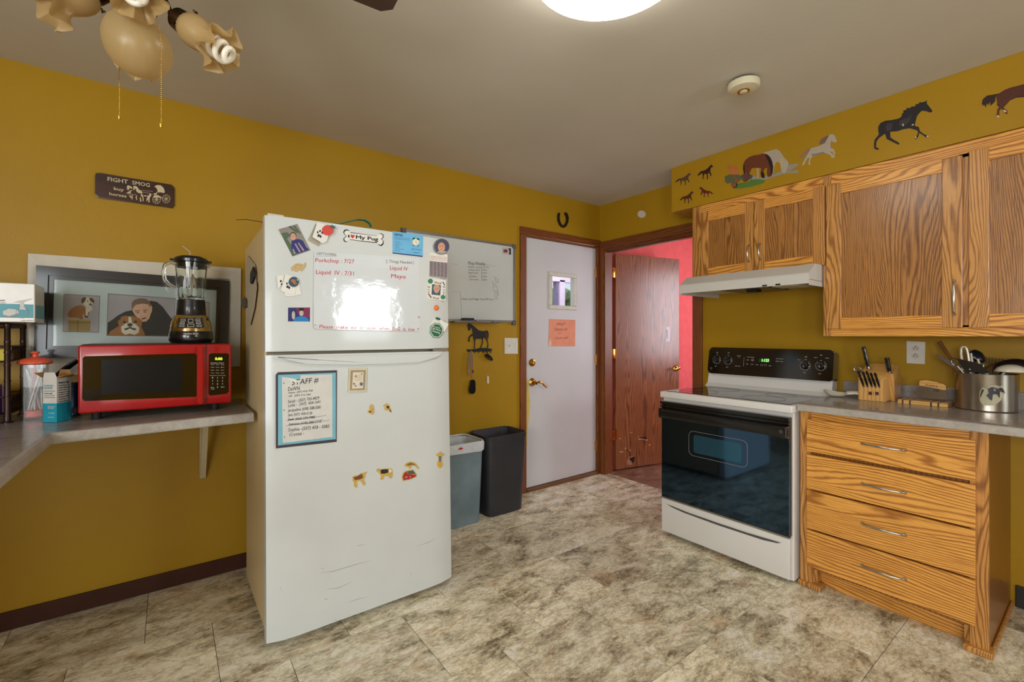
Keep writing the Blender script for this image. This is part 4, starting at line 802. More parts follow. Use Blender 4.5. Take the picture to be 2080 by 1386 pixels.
# sign
TS = (180, 340, 10.947)
q = SA.thing(273, 388, 'wooden_sign', 'brown wooden plaque reading Fight Smog buy horses', 'sign')
SGN = wood('sign_wood', 'x', '#3e1c0a', '#2a1206', rings=30, warp=3, rough=.3, coat=.4)
pl = [q.pt((TS[0]+x/TS[2], TS[1]+y/TS[2])) for x, y in ((165, 150), (215, 140), (290, 148), (1840, 400), (1905, 470), (1905, 860), (1860, 918), (1790, 905), (230, 690), (160, 640), (150, 580), (150, 200))]
bm = bmesh.new(); prism(bm, pl, 'y', -.001, -.016); bmesh.ops.bevel(bm, geom=[e for e in bm.edges if max(v.co.y for v in e.verts) < -.015], offset=.004, segments=2, affect='EDGES'); link('board', bm, SGN, q.o, smooth=True)
CRE = M((206, 190, 150), .6)
q.text([('FIGHT', (428, 322), (882, 388), 88), ('SMOG', (972, 398), (1365, 460), 82), ('buy', (568, 520), (790, 556), 66), ('horses', (470, 636), (848, 692), 66)], CRE, .0166, tr=TS, bold=.018)
wh = lambda cx_, cy_, r_: [[(cx_+r_*cos(a), cy_+r_*1.1*sin(a)) for a in [2*pi*i/16 for i in range(17)]]]+[[(cx_, cy_), (cx_+r_*cos(a), cy_+r_*1.1*sin(a))] for a in [2*pi*i/10 for i in range(10)]]
q.lines('carriage_wheel', wh(1512, 730, 88)+wh(1726, 720, 84), CRE, .0168, .0009, TS)
q.multi('carriage_hood', [[(1460, 450), (1520, 415), (1600, 420), (1670, 480), (1695, 560), (1680, 592), (1600, 575), (1540, 580), (1530, 520), (1500, 470)], [(1440, 660), (1520, 640), (1590, 660), (1640, 700), (1560, 690), (1440, 690)], [(1440, 610), (1500, 590), (1530, 560), (1520, 610), (1470, 640)]], CRE, .0168, .0004, TS)
q.multi('horse_team', [[(858, 440), (880, 420), (940, 440), (985, 480), (960, 500), (920, 470), (900, 520), (876, 530), (858, 490)], [(1000, 440), (1020, 430), (1080, 450), (1130, 520), (1190, 560), (1195, 620), (1225, 700), (1225, 770), (1205, 775), (1205, 700), (1160, 640), (1180, 600), (1110, 590), (1070, 560), (1060, 510), (1040, 480), (1020, 530), (1000, 520)], [(840, 600), (940, 530), (980, 525), (930, 570), (960, 600), (880, 600)], [(960, 640), (985, 640), (980, 730), (965, 740)], [(1060, 640), (1080, 650), (1070, 700), (1090, 745), (1070, 740), (1050, 700)], [(1140, 690), (1160, 690), (1180, 780), (1150, 780)], [(1300, 700), (1340, 640), (1370, 590), (1400, 640), (1360, 700), (1355, 800), (1330, 795), (1335, 720), (1300, 770), (1285, 770)], [(905, 650), (930, 640), (960, 700), (945, 705)], [(1210, 640), (1330, 650), (1330, 665), (1240, 665)]], CRE, .0168, .0004, TS)
q.lines('harness', [[(1130, 530), (1300, 545), (1430, 555)], [(1190, 570), (1320, 590), (1430, 620)], [(1590, 700), (1680, 720)], [(870, 620), (1060, 625)]], CRE, .0168, .0008, TS)

# ------------------------------------------------------------------ waste bins
def bin_(name, label, x0, y0, x1, y1, h, tp, mat, grp=None, liner=False):
    t = thing(name, label, 'waste bin', ((x0+x1)/2, (y0+y1)/2, 0), group='waste bins')
    def rr(x0, y0, x1, y1, r, z): return [Vector((a, b, z)) for a, b in rrect(x0, y0, x1, y1, r, 5)]
    bm = bmesh.new(); R_ = [rr(x0+tp, y0+tp, x1-tp, y1-tp, .045, .002), rr(x0, y0, x1, y1, .05, h-.028), rr(x0-.004, y0-.004, x1+.004, y1+.004, .05, h-.028), rr(x0-.006, y0-.006, x1+.006, y1+.006, .05, h-.004), rr(x0-.001, y0-.001, x1+.001, y1+.001, .05, h), rr(x0+.004, y0+.004, x1-.004, y1-.004, .05, h-.006), rr(x0+tp+.003, y0+tp+.003, x1-tp-.003, y1-tp-.003, .04, .01)]
    rings = [[bm.verts.new(p) for p in r_] for r_ in R_]; n = len(rings[0])
    for a, b in zip(rings, rings[1:]):
        for j in range(n): k_ = (j+1) % n; bm.faces.new((a[j], a[k_], b[k_], b[j]))
    bm.faces.new(rings[0]); bm.faces.new(rings[-1])
    link('body', bm, mat, t, smooth=True)
    if liner:
        LN = M((206, 212, 216), .35, coat=.3, bump=(40, .9, .006), name='white_bin_liner')
        def wob(r_, s_, amp): return [Vector((p.x, p.y, p.z+amp*sin(j*1.9+s_)+amp*.6*sin(j*.7+s_))) for j, p in enumerate(r_)]
        RR = [wob(rr(x0-.008, y0-.008, x1+.008, y1+.008, .05, h-.062), 1, .006), rr(x0-.010, y0-.010, x1+.010, y1+.010, .05, h-.01), rr(x0-.004, y0-.004, x1+.004, y1+.004, .05, h+.006), rr(x0+.006, y0+.006, x1-.006, y1-.006, .045, h-.01), wob(rr(x0+.02, y0+.02, x1-.02, y1-.02, .04, h-.2), 2, .01), rr(x0+.03, y0+.03, x1-.03, y1-.03, .03, h-.32)]
        bm = bmesh.new(); rings = [[bm.verts.new(p) for p in r_] for r_ in RR]
        for a, b in zip(rings, rings[1:]):
            for j in range(n): k_ = (j+1) % n; bm.faces.new((a[j], a[k_], b[k_], b[j]))
        bm.faces.new(rings[-1]); link('bin_liner', bm, LN, t, 'white plastic bin liner folded over the rim', smooth=True)
        a = hit(936, 912, Y=y0-.014); link('drawstring', prism(bmesh.new(), [(a.x-.018, a.z-.004), (a.x-.008, a.z+.006), (a.x+.006, a.z+.007), (a.x+.02, a.z), (a.x+.006, a.z-.006)], 'y', a.y, a.y+.003), M((196, 24, 30), .5), t, 'red drawstring')
    return t
bin_('waste_bin', 'dark charcoal plastic waste bin against the wall by the white door', 1.735, 2.578, 2.082, 2.84, .563, .022, M((46, 46, 50), .42, vary=(7, .14)))
bin_('waste_bin', 'grey-blue plastic waste bin with white liner beside the refrigerator', 1.385, 2.575, 1.708, 2.84, .545, .018, M((118, 138, 146), .5, vary=(6, .2)), liner=True)
# ------------------------------------------------------------------ base cabinet with four drawers
def bar_handle(p0, p1, out, parent, r=.0042, rise=.026, nm='handle'):
    """arched bar pull between two feet; out = unit vector away from the face"""
    p0 = Vector(p0); p1 = Vector(p1); out = Vector(out); n = 10; pts = [p0]; rr = [r*1.1]
    for i in range(n+1):
        t_ = i/n; pts.append(p0.lerp(p1, .06+.88*t_)+out*(rise*(.55+.45*sin(pi*t_)))); rr.append(r*(1.0+.35*sin(pi*t_)))
    pts.append(p1); rr.append(r*1.1)
    bm = bmesh.new(); tube(bm, pts, rr, 10)
    for p in (p0, p1): lathe(bm, [(r*1.9, 0), (r*1.9, .003), (r*1.3, .008)], p, out, 12)
    return link(nm, bm, NICKEL, parent, smooth=True)
CF = 2.556; CY0, CY1 = .306, .972
cb = thing('base_cabinet', 'oak base cabinet with four drawers and arched pulls', 'cabinet', (2.85, .64, 0))
link('side_panel', box(CF+.018, CY0, .0, XB-.002, CY0+.018, .878), OAKS, cb); link('side_panel', box(CF+.018, CY1-.018, 0, XB-.002, CY1, .878), OAKS, cb)
link('back_panel', box(XB-.02, CY0+.018, .1, XB-.004, CY1-.018, .878), OAKS, cb)
link('stile', box(CF, CY0, 0, CF+.02, .360, .878, .001, 1), OAKV, cb); link('stile', box(CF, .920, 0, CF+.02, CY1, .878, .001, 1), OAKV, cb)
link('leg_return', box(CF+.02, .36, 0, CF+.075, .378, .11), OAKV, cb); link('leg_return', box(CF+.02, .902, 0, CF+.075, .92, .11), OAKV, cb)
link('top_rail', box(CF+.004, .36, .83, CF+.02, .92, .878), OAKH, cb)
for z0, z1 in ((.667, .688), (.488, .508), (.292, .312), (.10, .125)): link('rail', box(CF+.012, .36, z0-.008, CF+.02, .92, z1+.008), OAKS, cb)  # darker side-panel oak here paints in the shade of the drawer gaps
link('toe_kick', box(CF+.075, CY0+.018, 0, CF+.09, CY1-.018, .12), OAKH, cb)
for n_, (z0, z1) in enumerate(((.683, .843), (.497, .667), (.300, .489), (.113, .292))):
    dr = link('drawer', box(CF-.020, .341, z0, CF-.001, .936, z1, .0022, 2), OAKH, cb)
    zc = hit(1793, (908.5, 992.5, 1076, 1164)[n_], X=CF-.03).z
    bar_handle((CF-.020, .706, zc), (CF-.020, .556, zc), (-1, 0, 0), dr, rise=.024)
def foot(x0, y0, x1, y1, nm='foot_moulding'):
    return link(nm, box(x0, y0, 0, x1, y1, .026, .006, 2), OAKV, cb)
foot(CF-.014, .878, CF+.055, CY1+.008); foot(CF-.018, CY0-.014, CF+.055, .378); foot(CF+.056, CY0-.014, XB-.014, CY0, 'shoe_moulding')
# ------------------------------------------------------------------ countertop on the right
ct = thing('countertop', 'grey laminate countertop with backsplash on the right', 'countertop', (2.83, .2, .88))
bm = bmesh.new(); prism(bm, [(2.520, .9), (2.530, .915), (2.545, .919), (XB-.022, .919), (XB-.022, .881), (2.520, .881)], 'y', .972, -.95); 
link('top', bm, LAM, ct); link('front_edge', box(2.5165, -.95, .881, 2.5295, .972, .9135, .003), LAMEDGE, ct); link('backsplash', box(XB-.022, -.95, .881, XB-.001, .965, .996, .004), LAM, ct)
# ------------------------------------------------------------------ upper cabinets
def cab_door(parent, y0, y1, z0, z1, X, st=.062, handle=None, name='door', rails=(.058, .058)):
    """shaker door facing -x between y0<y1"""
    fr_ = link(name, box(X+.006, y0+st-.004, z0+rails[1]-.004, X+.012, y1-st+.004, z1-rails[0]+.004), OAKP, parent)
    link('stile', box(X, y0, z0, X+.019, y0+st, z1, .0015, 1), OAKV, fr_); link('stile', box(X, y1-st, z0, X+.019, y1, z1, .0015, 1), OAKV, fr_)
    link('rail', box(X, y0+st, z1-rails[0], X+.019, y1-st, z1, .0012, 1), OAKH, fr_); link('rail', box(X, y0+st, z0, X+.019, y1-st, z0+rails[1], .0012, 1), OAKH, fr_)
    if handle: bar_handle((X, handle[0], handle[1]), (X, handle[0], handle[2]), (-1, 0, 0), fr_, r=.0038, rise=.022)
UF = 2.842; UD = 2.823
uc = thing('wall_cabinet', 'short oak wall cabinet with two doors above the range hood', 'cabinet', (3.0, 1.35, 1.64))
link('carcass', box(UF+.019, .968, 1.642, XB-.001, 1.74, 2.124), OAKS, uc)
link('stile', box(UF, 1.672, 1.64, UF+.019, 1.742, 2.124, .001, 1), OAKV, uc); link('rail', box(UF, .968, 2.066, UF+.019, 1.672, 2.124), OAKH, uc); link('rail', box(UF, .968, 1.64, UF+.019, 1.672, 1.665), OAKH, uc)
link('stile', box(UF, 1.30, 1.665, UF+.019, 1.36, 2.066), OAKV, uc)
cab_door(uc, 1.330, 1.672, 1.650, 2.070, UD, .052, (1.356, 1.708, 1.806), rails=(.062, .052)); cab_door(uc, .954, 1.325, 1.640, 2.066, UD, .058, (1.29, 1.713, 1.804), rails=(.058, .058))
uc = thing('wall_cabinet', 'tall oak wall cabinet with large doors above the countertop', 'cabinet', (3.0, .3, 1.25))
link('carcass', box(UF+.019, -.6, 1.256, XB-.001, .967, 2.124), OAKS, uc)
link('stile', box(UF, .93, 1.254, UF+.019, .967, 2.124, .001, 1), OAKV, uc); link('stile', box(UF, .385, 1.295, UF+.019, .435, 2.07), OAKV, uc); link('stile', box(UF, -.16, 1.295, UF+.019, -.10, 2.07), OAKV, uc)
link('rail', box(UF, -.6, 1.254, UF+.019, .93, 1.305, .001, 1), OAKH, uc); link('rail', box(UF, -.6, 2.055, UF+.019, .93, 2.124, .001, 1), OAKH, uc)
cab_door(uc, .421, .947, 1.293, 2.062, UD, .067, (.446, 1.352, 1.503)); cab_door(uc, -.125, .400, 1.293, 2.072, UD, .062, (-.10, 1.352, 1.503)); cab_door(uc, -.6, -.135, 1.293, 2.072, UD, .062)
# ------------------------------------------------------------------ range hood
t = thing('range_hood', 'white metal under-cabinet range hood', 'range hood', (2.9, 1.35, 1.53))
HOODW = M((206, 204, 198), .35, coat=.3, vary=(4, .02))
bm = bmesh.new(); prism(bm, [(2.842, 1.640), (2.742, 1.640), (2.662, 1.586), (2.658, 1.578), (2.658, 1.530), (2.668, 1.530), (2.668, 1.55), (XB-.002, 1.55), (XB-.002, 1.640)], 'y', .970, 1.722); link('shell', bm, HOODW, t)
link('end_skirt', box(2.668, .970, 1.522, XB-.004, .974, 1.552), HOODW, t); link('end_skirt', box(2.668, 1.718, 1.522, XB-.004, 1.722, 1.552), HOODW, t)
FLT = M((120, 116, 104), .45, metal=.7, bump=(160, .6, .001))
link('grease_filter', box(2.76, 1.22, 1.536, 3.05, 1.50, 1.546, .002), FLT, t); link('light_lens', box(2.72, 1.04, 1.53, 2.86, 1.18, 1.548, .004), M((196, 188, 164), .4), t)
link('vent_box', box(2.80, 1.30, 1.52, 2.86, 1.36, 1.536), BLKM, t)
for y in (1.19, 1.12):
    link('rocker_switch', box(2.654, y-.012, 1.532, 2.660, y+.012, 1.540), BLKM, t)
SH = Surf((2.658, 0, 0), 0, -pi/2); bm = bmesh.new()
# ------------------------------------------------------------------ electric range
RX = 2.482; RY0, RY1 = .982, 1.740
rg = thing('electric_range', 'white electric range with black glass oven door and black control panel', 'stove', (2.8, 1.36, 0))
RW = M((222, 220, 216), .3, coat=.4, vary=(4, .02))
link('body', box(RX+.028, RY0, .02, 3.10, RY1, .868, .004), RW, rg)
link('cooktop_frame', box(RX-.004, RY0-.004, .868, 3.02, RY1+.004, .906, .006, 3), RW, rg, smooth=True)
CT = link('cooktop_glass', box(RX+.030, RY0+.022, .9055, 2.985, RY1-.022, .9085, .001), M((8, 8, 10), .06, spec=.5, vary=(2, .01)), rg)
for (x, y, r) in ((2.64, 1.19, .11), (2.64, 1.54, .08), (2.86, 1.19, .08), (2.86, 1.54, .10)):
    link('burner_ring', tube(bmesh.new(), [(x+r*cos(a), y+r*sin(a), .9086) for a in [2*pi*i/40 for i in range(40)]], .0009, 4, True), M((84, 80, 78), .4), CT)
# oven door
od = link('oven_door', box(RX+.004, RY0+.008, .246, RX+.028, RY1-.004, .846, .004), BLK, rg)
link('door_glass', box(RX-.0005, RY0+.010, .248, RX+.005, RY1-.006, .800, .002), BGLASS, od)
def rpts(y0, z0, y1, z1, r): return rrect(y0, z0, y1, z1, r, 5)
wy0, wy1, wz0, wz1 = 1.200, 1.545, .545, .690
o1 = rpts(wy0, wz0, wy1, wz1, .03); i1 = rpts(wy0+.003, wz0+.003, wy1-.003, wz1-.003, .028)
bm = bmesh.new(); tube(bm, [(RX-.0008, p[0], p[1]) for p in o1], .0009, 5, True); link('window_outline', bm, M((150, 156, 160), .4), od)
prism(bm := bmesh.new(), rpts(wy0+.03, wz0+.02, wy1-.03, wz1-.02, .014), 'x', RX-.0006, RX-.0012)
link('oven_window', bm, M((34, 66, 82), .07, spec=1, ior=2.0, vary=(3, .03), tint=(96, 150, 180)), od)
# handle: black bar on end posts
bm = bmesh.new(); prism(bm, [(RX-.030, .800), (RX-.040, .790), (RX-.042, .765), (RX-.034, .748), (RX-.018, .748), (RX-.010, .765), (RX-.010, .790), (RX-.018, .800)], 'y', RY0+.020, RY1-.012)
link('door_handle', bm, M((16, 16, 17), .3, coat=.4), od, smooth=True)
link('handle_post', box(RX-.036, RY0+.008, .742, RX+.004, RY0+.045, .806, .008), BLK, od); link('handle_post', box(RX-.036, RY1-.040, .742, RX+.004, RY1-.004, .806, .008), BLK, od)
link('handle_cap', lathe(bmesh.new(), [(.012, 0), (.012, .004), (.006, .006), (0, .006)], (RX-.036, RY0+.034, .776), (-1, 0, 0), 16), M((90, 92, 94), .25, metal=.6), od, smooth=True)
link('vent_ridge', box(RX-.010, RY0+.008, .808, RX+.006, RY1-.004, .822, .003), BLK, od); link('vent_ridge', box(RX-.014, RY0+.008, .828, RX+.006, RY1-.004, .846, .003), BLK, od)
link('door_trim', box(RX-.002, RY0+.008, .240, RX+.012, RY1-.004, .2475), STEEL, od)
# storage drawer with scooped pull
dw = link('storage_drawer', box(RX, RY0+.010, .030, RX+.028, RY1-.004, .236, .005, 3), RW, rg, smooth=True)
sc = [(1.700, .206), (1.66, .196), (1.58, .188), (1.36, .184), (1.12, .188), (1.05, .197), (1.030, .206), (1.2, .198), (1.36, .1965), (1.55, .198)]
bm = bmesh.new(); prism(bm, sc, 'x', RX-.0006, RX+.001); link('finger_pull', bm, M((84, 82, 80), .5), dw)
bm = bmesh.new(); prism(bm, [(1.70, .209), (1.36, .200), (1.03, .209), (1.36, .2045)], 'x', RX-.004, RX+.001); link('pull_lip', bm, RW, dw)
for x in (RX+.08, 3.02):
    for y in (RY0+.06, RY1-.06): link('levelling_foot', cyl(bmesh.new(), (x, y, 0), (x, y, .022), .016), BLKM, rg)
# backguard
bm = bmesh.new(); prism(bm, [(2.985, .906), (3.02, .930), (3.035, .990), (3.035, 1.0), (3.10, 1.0), (3.10, .87), (3.02, .87)], 'y', RY0+.004, RY1-.004); link('backguard', bm, RW, rg, smooth=True)
# black console: rounded panel, tilted back
CO = Vector((3.012, RY1-.006, .995)); CA = radians(9); SCn = Surf(CO, -CA, -pi/2)
# tilt about the surface's own x axis
Mx = Matrix.Rotation(-pi/2, 3, 'Z') @ Matrix.Rotation(-CA, 3, 'X')
CW = RY1-RY0-.004; CH = .182
con = bpy.data.objects.new('control_panel', None)
bpy.data.objects.remove(con)
def conmesh(name, bm, mat, parent=None, label=None, smooth=False):
    bm.transform(Matrix.Translation(CO) @ Mx.to_4x4()); return link(name, bm, mat, parent or rg, label, smooth)
bm = bmesh.new(); prism(bm, rrect(0, 0, CW, CH, .022, 5), 'y', 0, .075)
bmesh.ops.bevel(bm, geom=[e for e in bm.edges if max(v.co.y for v in e.verts) < .001], offset=.007, segments=3, affect='EDGES')
cp = conmesh('control_panel', bm, M((10, 10, 11), .12, coat=1, vary=(2, .01)), smooth=True)
TP = (1320, 680, 5.2)
def cuv(x, y): return SCn.uv(TP[0]+x/TP[2], TP[1]+y/TP[2])
KN = M((18, 18, 20), .18, coat=.8); TICK = M((188, 186, 182), .5)
for (x, y) in ((706, 265), (826, 272), (1640, 328), (1806, 330)):
    u, v = cuv(x, y); bm = bmesh.new(); lathe(bm, [(.021, 0), (.021, .006), (.017, .010), (.016, .024), (.0, .026)], (u, -.0005, v), (0, -1, 0), 24); bx(bm, u-.0035, -.034, v-.016, u+.0035, -.02, v+.016, .002)
    k1 = conmesh('knob', bm, KN, cp, smooth=True)
    bm = bmesh.new()
    tube(bm, [(u+.026*cos(a), -.0006, v+.026*sin(a)) for a in [radians(130+i*280/20) for i in range(21)]], .0007, 4)
    for i in range(11):
        a = radians(130+i*28); bx(bm, u+.030*cos(a)-.0012, -.0009, v+.030*sin(a)-.0012, u+.030*cos(a)+.0012, -.0002, v+.030*sin(a)+.0012)
    o = conmesh('dial_marks', bm, TICK, cp); o['kind'] = 'stuff'
def ctext(items, mat, name='lettering', yy=.0008):
    bm = bmesh.new()
    for st, x0, x1, y, h in items:
        a = Vector(cuv(x0, y)); b = Vector(cuv(x1, y+ (x1-x0)*.04)); me = glyphs(st, .01, 0); xs = [v.co.x for v in me.vertices]; m0 = min(xs); wd = max(xs)-m0
        hh = (Vector(cuv(x0, y-h))-a).length; vl = []
        for vv_ in me.vertices: t_ = (vv_.co.x-m0)/wd; vl.append(bm.verts.new((a.x+(b.x-a.x)*t_, -yy-vv_.co.z, a.y+(b.y-a.y)*t_+hh*vv_.co.y/.7)))
        for f in me.polygons:
            try: bm.faces.new([vl[i] for i in f.vertices])
            except ValueError: pass
    o = conmesh(name, bm, mat, cp); o['kind'] = 'stuff'; return o
u0, v1 = cuv(1156, 254); u1, v0 = cuv(1268, 294)
disp = conmesh('clock_display', box(u0, -.0012, v0, u1, -.0002, v1), M((10, 60, 24), .2, emit=.6), cp)
ctext([('1:123', 1184, 1256, 284, 28)], M((150, 255, 120), .4, emit=2.2), 'clock_digits', .0015)
ctext([('LF', 705, 722, 196, 12), ('OFF', 702, 722, 218, 8), ('RF', 824, 842, 200, 12), ('OFF', 820, 838, 226, 8), ('WARM', 684, 706, 338, 8), ('WARM', 804, 828, 348, 8), ('SURFACE', 920, 964, 228, 8), ('HOT', 936, 950, 244, 6), ('BEEP TO CLEAN', 902, 956, 336, 8), ('OVEN CONTROLS', 1028, 1104, 242, 8), ('BAKE', 1022, 1048, 272, 9), ('BROIL', 1072, 1098, 274, 9), ('TIMED', 1018, 1040, 316, 9), ('CLEAN', 1066, 1094, 318, 9), ('CLOCK', 1118, 1148, 322, 9), ('START', 1256, 1284, 334, 9), ('TIMER CONTROLS', 1332, 1412, 258, 7), ('TIMER', 1328, 1362, 286, 9), ('ON/OFF', 1374, 1406, 290, 9), ('LR', 1638, 1662, 240, 12), ('OFF', 1636, 1656, 268, 8), ('DUAL', 1562, 1590, 270, 8), ('RR', 1800, 1824, 224, 12), ('OFF', 1798, 1820, 278, 8), ('WARMING ZONE', 1732, 1770, 246, 8), ('OVEN LIGHT', 1852, 1894, 252, 8), ('WARM', 1620, 1648, 406, 8), ('WARM', 1778, 1810, 418, 8)], TICK)
bm = bmesh.new()
for x, y, r in ((1086, 268, .0075), (1182, 322, .0066), (1222, 322, .0066), (648, 356, .0062)):
    u, v = cuv(x, y); tube(bm, [(u+r*cos(a), -.0006, v+r*sin(a)) for a in [2*pi*i/16 for i in range(16)]], .0006, 4, True)
u, v = cuv(996, 240); uu, vv0 = cuv(990, 334); bx(bm, u-.0005, -.001, vv0, u+.0005, -.0002, v)
o = conmesh('button_outlines', bm, TICK, cp); o['kind'] = 'stuff'

# ------------------------------------------------------------------ outlet and blank cover on the right wall
t = SB.thing(1861, 716, 'wall_outlet', 'white duplex electrical outlet above the countertop', 'outlet')
t.poly('cover_plate', [(1842, 693), (1880, 695), (1879, 740), (1842, 738)], M((212, 208, 196), .4), 0, .005)
TO = (1660, 660, 4.952)
t.multi('socket', [oval(992, 238, 42, 30, 18), oval(990, 314, 42, 30, 18)], M((200, 194, 180), .4), .005, .0015, TO)
t.multi('slot', [[(974, 232), (980, 232), (980, 246), (974, 246)], [(1004, 233), (1010, 233), (1010, 246), (1004, 246)], ring(992, 220, 6, 8), [(972, 308), (978, 308), (978, 324), (972, 324)], [(1002, 309), (1008, 309), (1008, 324), (1002, 324)], ring(990, 297, 6, 8)], INK, .0066, .0004, TO)
t = SB.thing(1305, 436, 'blank_cover', 'small round white cap high on the wall above the doorway', 'cap')
t.poly('cap', [(1304.5+8*cos(2*pi*i/20), 435.5+7.5*sin(2*pi*i/20)) for i in range(20)], M((206, 196, 184), .5), 0, .01)

# ------------------------------------------------------------------ horse wall decals on the soffit
TR = (1360, 160, 3.852); TB = (1740, 160, 4.076); DG = 'horse decals along the soffit'
BRN = M((82, 38, 20), .5); BRD = M((46, 20, 12), .5); HW_ = M((176, 164, 148), .5); HBK = M((34, 30, 32), .5)
q = SS.thing(1835, 255, 'horse_decal', 'black running horse decal on the soffit', 'decal', DG)
bh = [(628, 265), (605, 235), (580, 205), (583, 180), (565, 190), (550, 195), (520, 196), (512, 210), (485, 213), (488, 228), (452, 232), (440, 245), (413, 240), (415, 255), (385, 265), (390, 280), (372, 295), (378, 305), (358, 325), (330, 335), (290, 342), (240, 348), (200, 365), (180, 395), (178, 425), (185, 460), (150, 505), (144, 540), (146, 580), (170, 590), (186, 585), (182, 576), (160, 566), (165, 520), (185, 492), (235, 455), (250, 500), (300, 525), (345, 547), (357, 540), (345, 525), (315, 510), (280, 485), (278, 440), (340, 435), (390, 418), (440, 410), (500, 428), (510, 445), (495, 480), (480, 495), (490, 502), (508, 485), (520, 450), (545, 465), (575, 488), (598, 485), (590, 470), (560, 460), (525, 435), (515, 400), (480, 390), (490, 350), (500, 310), (515, 290), (540, 265), (575, 268), (605, 280), (622, 277)]
q.poly('body', bh, HBK, .0, .0008, tr=TB); q.multi('sheen', [[(250, 370), (300, 365), (290, 420), (250, 440), (240, 400)], [(360, 345), (430, 320), (460, 290), (440, 350), (400, 390), (350, 390)]], M((58, 52, 54), .5), .0008, .0003, TB)
q.multi('white_mark', [oval(385, 383, 6, 11, 8), oval(465, 382, 10, 6, 8, -.5), oval(490, 486, 7, 8, 8), oval(588, 478, 10, 7, 8)], M((200, 190, 170)), .0011, .0003, TB)
q = SS.thing(2050, 200, 'horse_decal', 'brown horse decal cut off by the right picture edge', 'decal', DG)
q.poly('body', [(1386, 45), (1330, 60), (1270, 75), (1220, 95), (1180, 122), (1155, 150), (1165, 205), (1185, 225), (1165, 255), (1158, 310), (1170, 322), (1186, 314), (1180, 272), (1195, 250), (1225, 265), (1232, 292), (1248, 292), (1250, 265), (1215, 240), (1235, 220), (1270, 180), (1320, 158), (1386, 152), (1450, 160), (1500, 200), (1530, 250), (1545, 245), (1530, 200), (1520, 150), (1540, 90), (1580, 60), (1630, 70), (1650, 50), (1610, 0), (1580, -20), (1540, 0), (1480, 40)], BRN, .0, .0008, tr=TB)
q.poly('tail', [(1180, 122), (1140, 130), (1080, 140), (1045, 170), (1036, 205), (1045, 225), (1055, 215), (1070, 238), (1080, 200), (1090, 220), (1105, 190), (1108, 225), (1130, 205), (1145, 190), (1152, 150)], BRD, .0003, .0006, tr=TB)
q.multi('dark_edge', [[(1270, 180), (1320, 150), (1386, 140), (1386, 152), (1320, 158)], [(1165, 205), (1185, 225), (1180, 235), (1160, 215)]], BRD, .0008, .0003, TB); q.multi('white_sock', [oval(1172, 312, 12, 10, 8), oval(1228, 268, 16, 8, 8, .5)], M((200, 180, 160)), .0009, .0003, TB)
q = SS.thing(1665, 305, 'horse_decal', 'white galloping horse decal on the soffit', 'decal', DG)
q.poly('body', [(1308, 488), (1298, 455), (1290, 440), (1270, 433), (1245, 440), (1232, 470), (1215, 500), (1180, 525), (1120, 540), (1095, 552), (1088, 575), (1075, 600), (1060, 625), (1040, 665), (1038, 678), (1054, 674), (1065, 645), (1085, 615), (1095, 625), (1085, 665), (1093, 678), (1102, 672), (1100, 640), (1115, 610), (1150, 600), (1190, 585), (1225, 585), (1262, 600), (1266, 618), (1290, 620), (1292, 605), (1275, 590), (1255, 572), (1275, 570), (1288, 600), (1297, 585), (1285, 550), (1262, 545), (1258, 510), (1266, 485), (1285, 498), (1305, 498)], HW_, 0, .0008, tr=TR)
q.multi('mane', [[(1250, 440), (1210, 458), (1180, 480), (1172, 512), (1185, 515), (1215, 505), (1235, 470)]], M((120, 92, 78)), .0008, .0003, TR); q.multi('tail', [[(1105, 545), (1070, 560), (1040, 590), (1016, 612), (1030, 620), (1060, 602), (1085, 585)]], M((150, 112, 96)), .0008, .0003, TR)
q.multi('belly_shade', [[(1110, 590), (1150, 585), (1200, 572), (1225, 585), (1190, 586), (1150, 600), (1115, 606)]], M((136, 124, 112)), .0008, .0003, TR)
q = SS.thing(1548, 345, 'horse_decal', 'decal of brown and white horses grazing with a squirrel', 'decal', DG)
q.poly('rocks', [(640, 790), (560, 790), (545, 765), (580, 748), (640, 750), (700, 775), (800, 750), (860, 730), (900, 690), (940, 672), (1000, 662), (1010, 672), (980, 700), (920, 725), (1005, 715), (1010, 740), (900, 742), (830, 765), (740, 790)], M((150, 144, 132)), 0, .0006, tr=TR)
q.poly('dark_stone', [(548, 765), (580, 745), (620, 742), (655, 760), (640, 785), (580, 805)], M((84, 78, 76)), .0006, .0003, tr=TR)
q.poly('grass', [(500, 850), (520, 825), (560, 815), (610, 812), (640, 790), (700, 786), (750, 795), (740, 815), (700, 828), (640, 845), (560, 860), (505, 860)], M((84, 122, 52)), .0006, .0004, tr=TR)
q.poly('bush', [(432, 765), (450, 758), (470, 748), (500, 752), (530, 742), (556, 760), (560, 790), (535, 810), (530, 845), (500, 858), (480, 835), (485, 815), (455, 822), (436, 810)], M((92, 96, 62)), .0006, .0004, tr=TR)
q.multi('flowers', [oval(525, 790, 16, 12, 8), oval(505, 770, 10, 7, 8), oval(505, 835, 22, 14, 10)], M((150, 78, 50)), .001, .0003, TR)
q.poly('squirrel', [(452, 690), (462, 672), (480, 672), (495, 690), (500, 702), (512, 672), (522, 668), (532, 700), (545, 730), (550, 748), (500, 752), (470, 745), (468, 720), (462, 705)], M((186, 110, 54)), .001, .0004, tr=TR)
q.poly('white_horse', [(730, 582), (780, 566), (800, 560), (835, 552), (862, 565), (880, 590), (898, 618), (925, 645), (932, 665), (920, 700), (908, 738), (885, 740), (873, 715), (874, 690), (862, 655), (835, 652), (822, 680), (812, 740), (795, 745), (790, 650)], HW_, .0008, .0004, tr=TR)
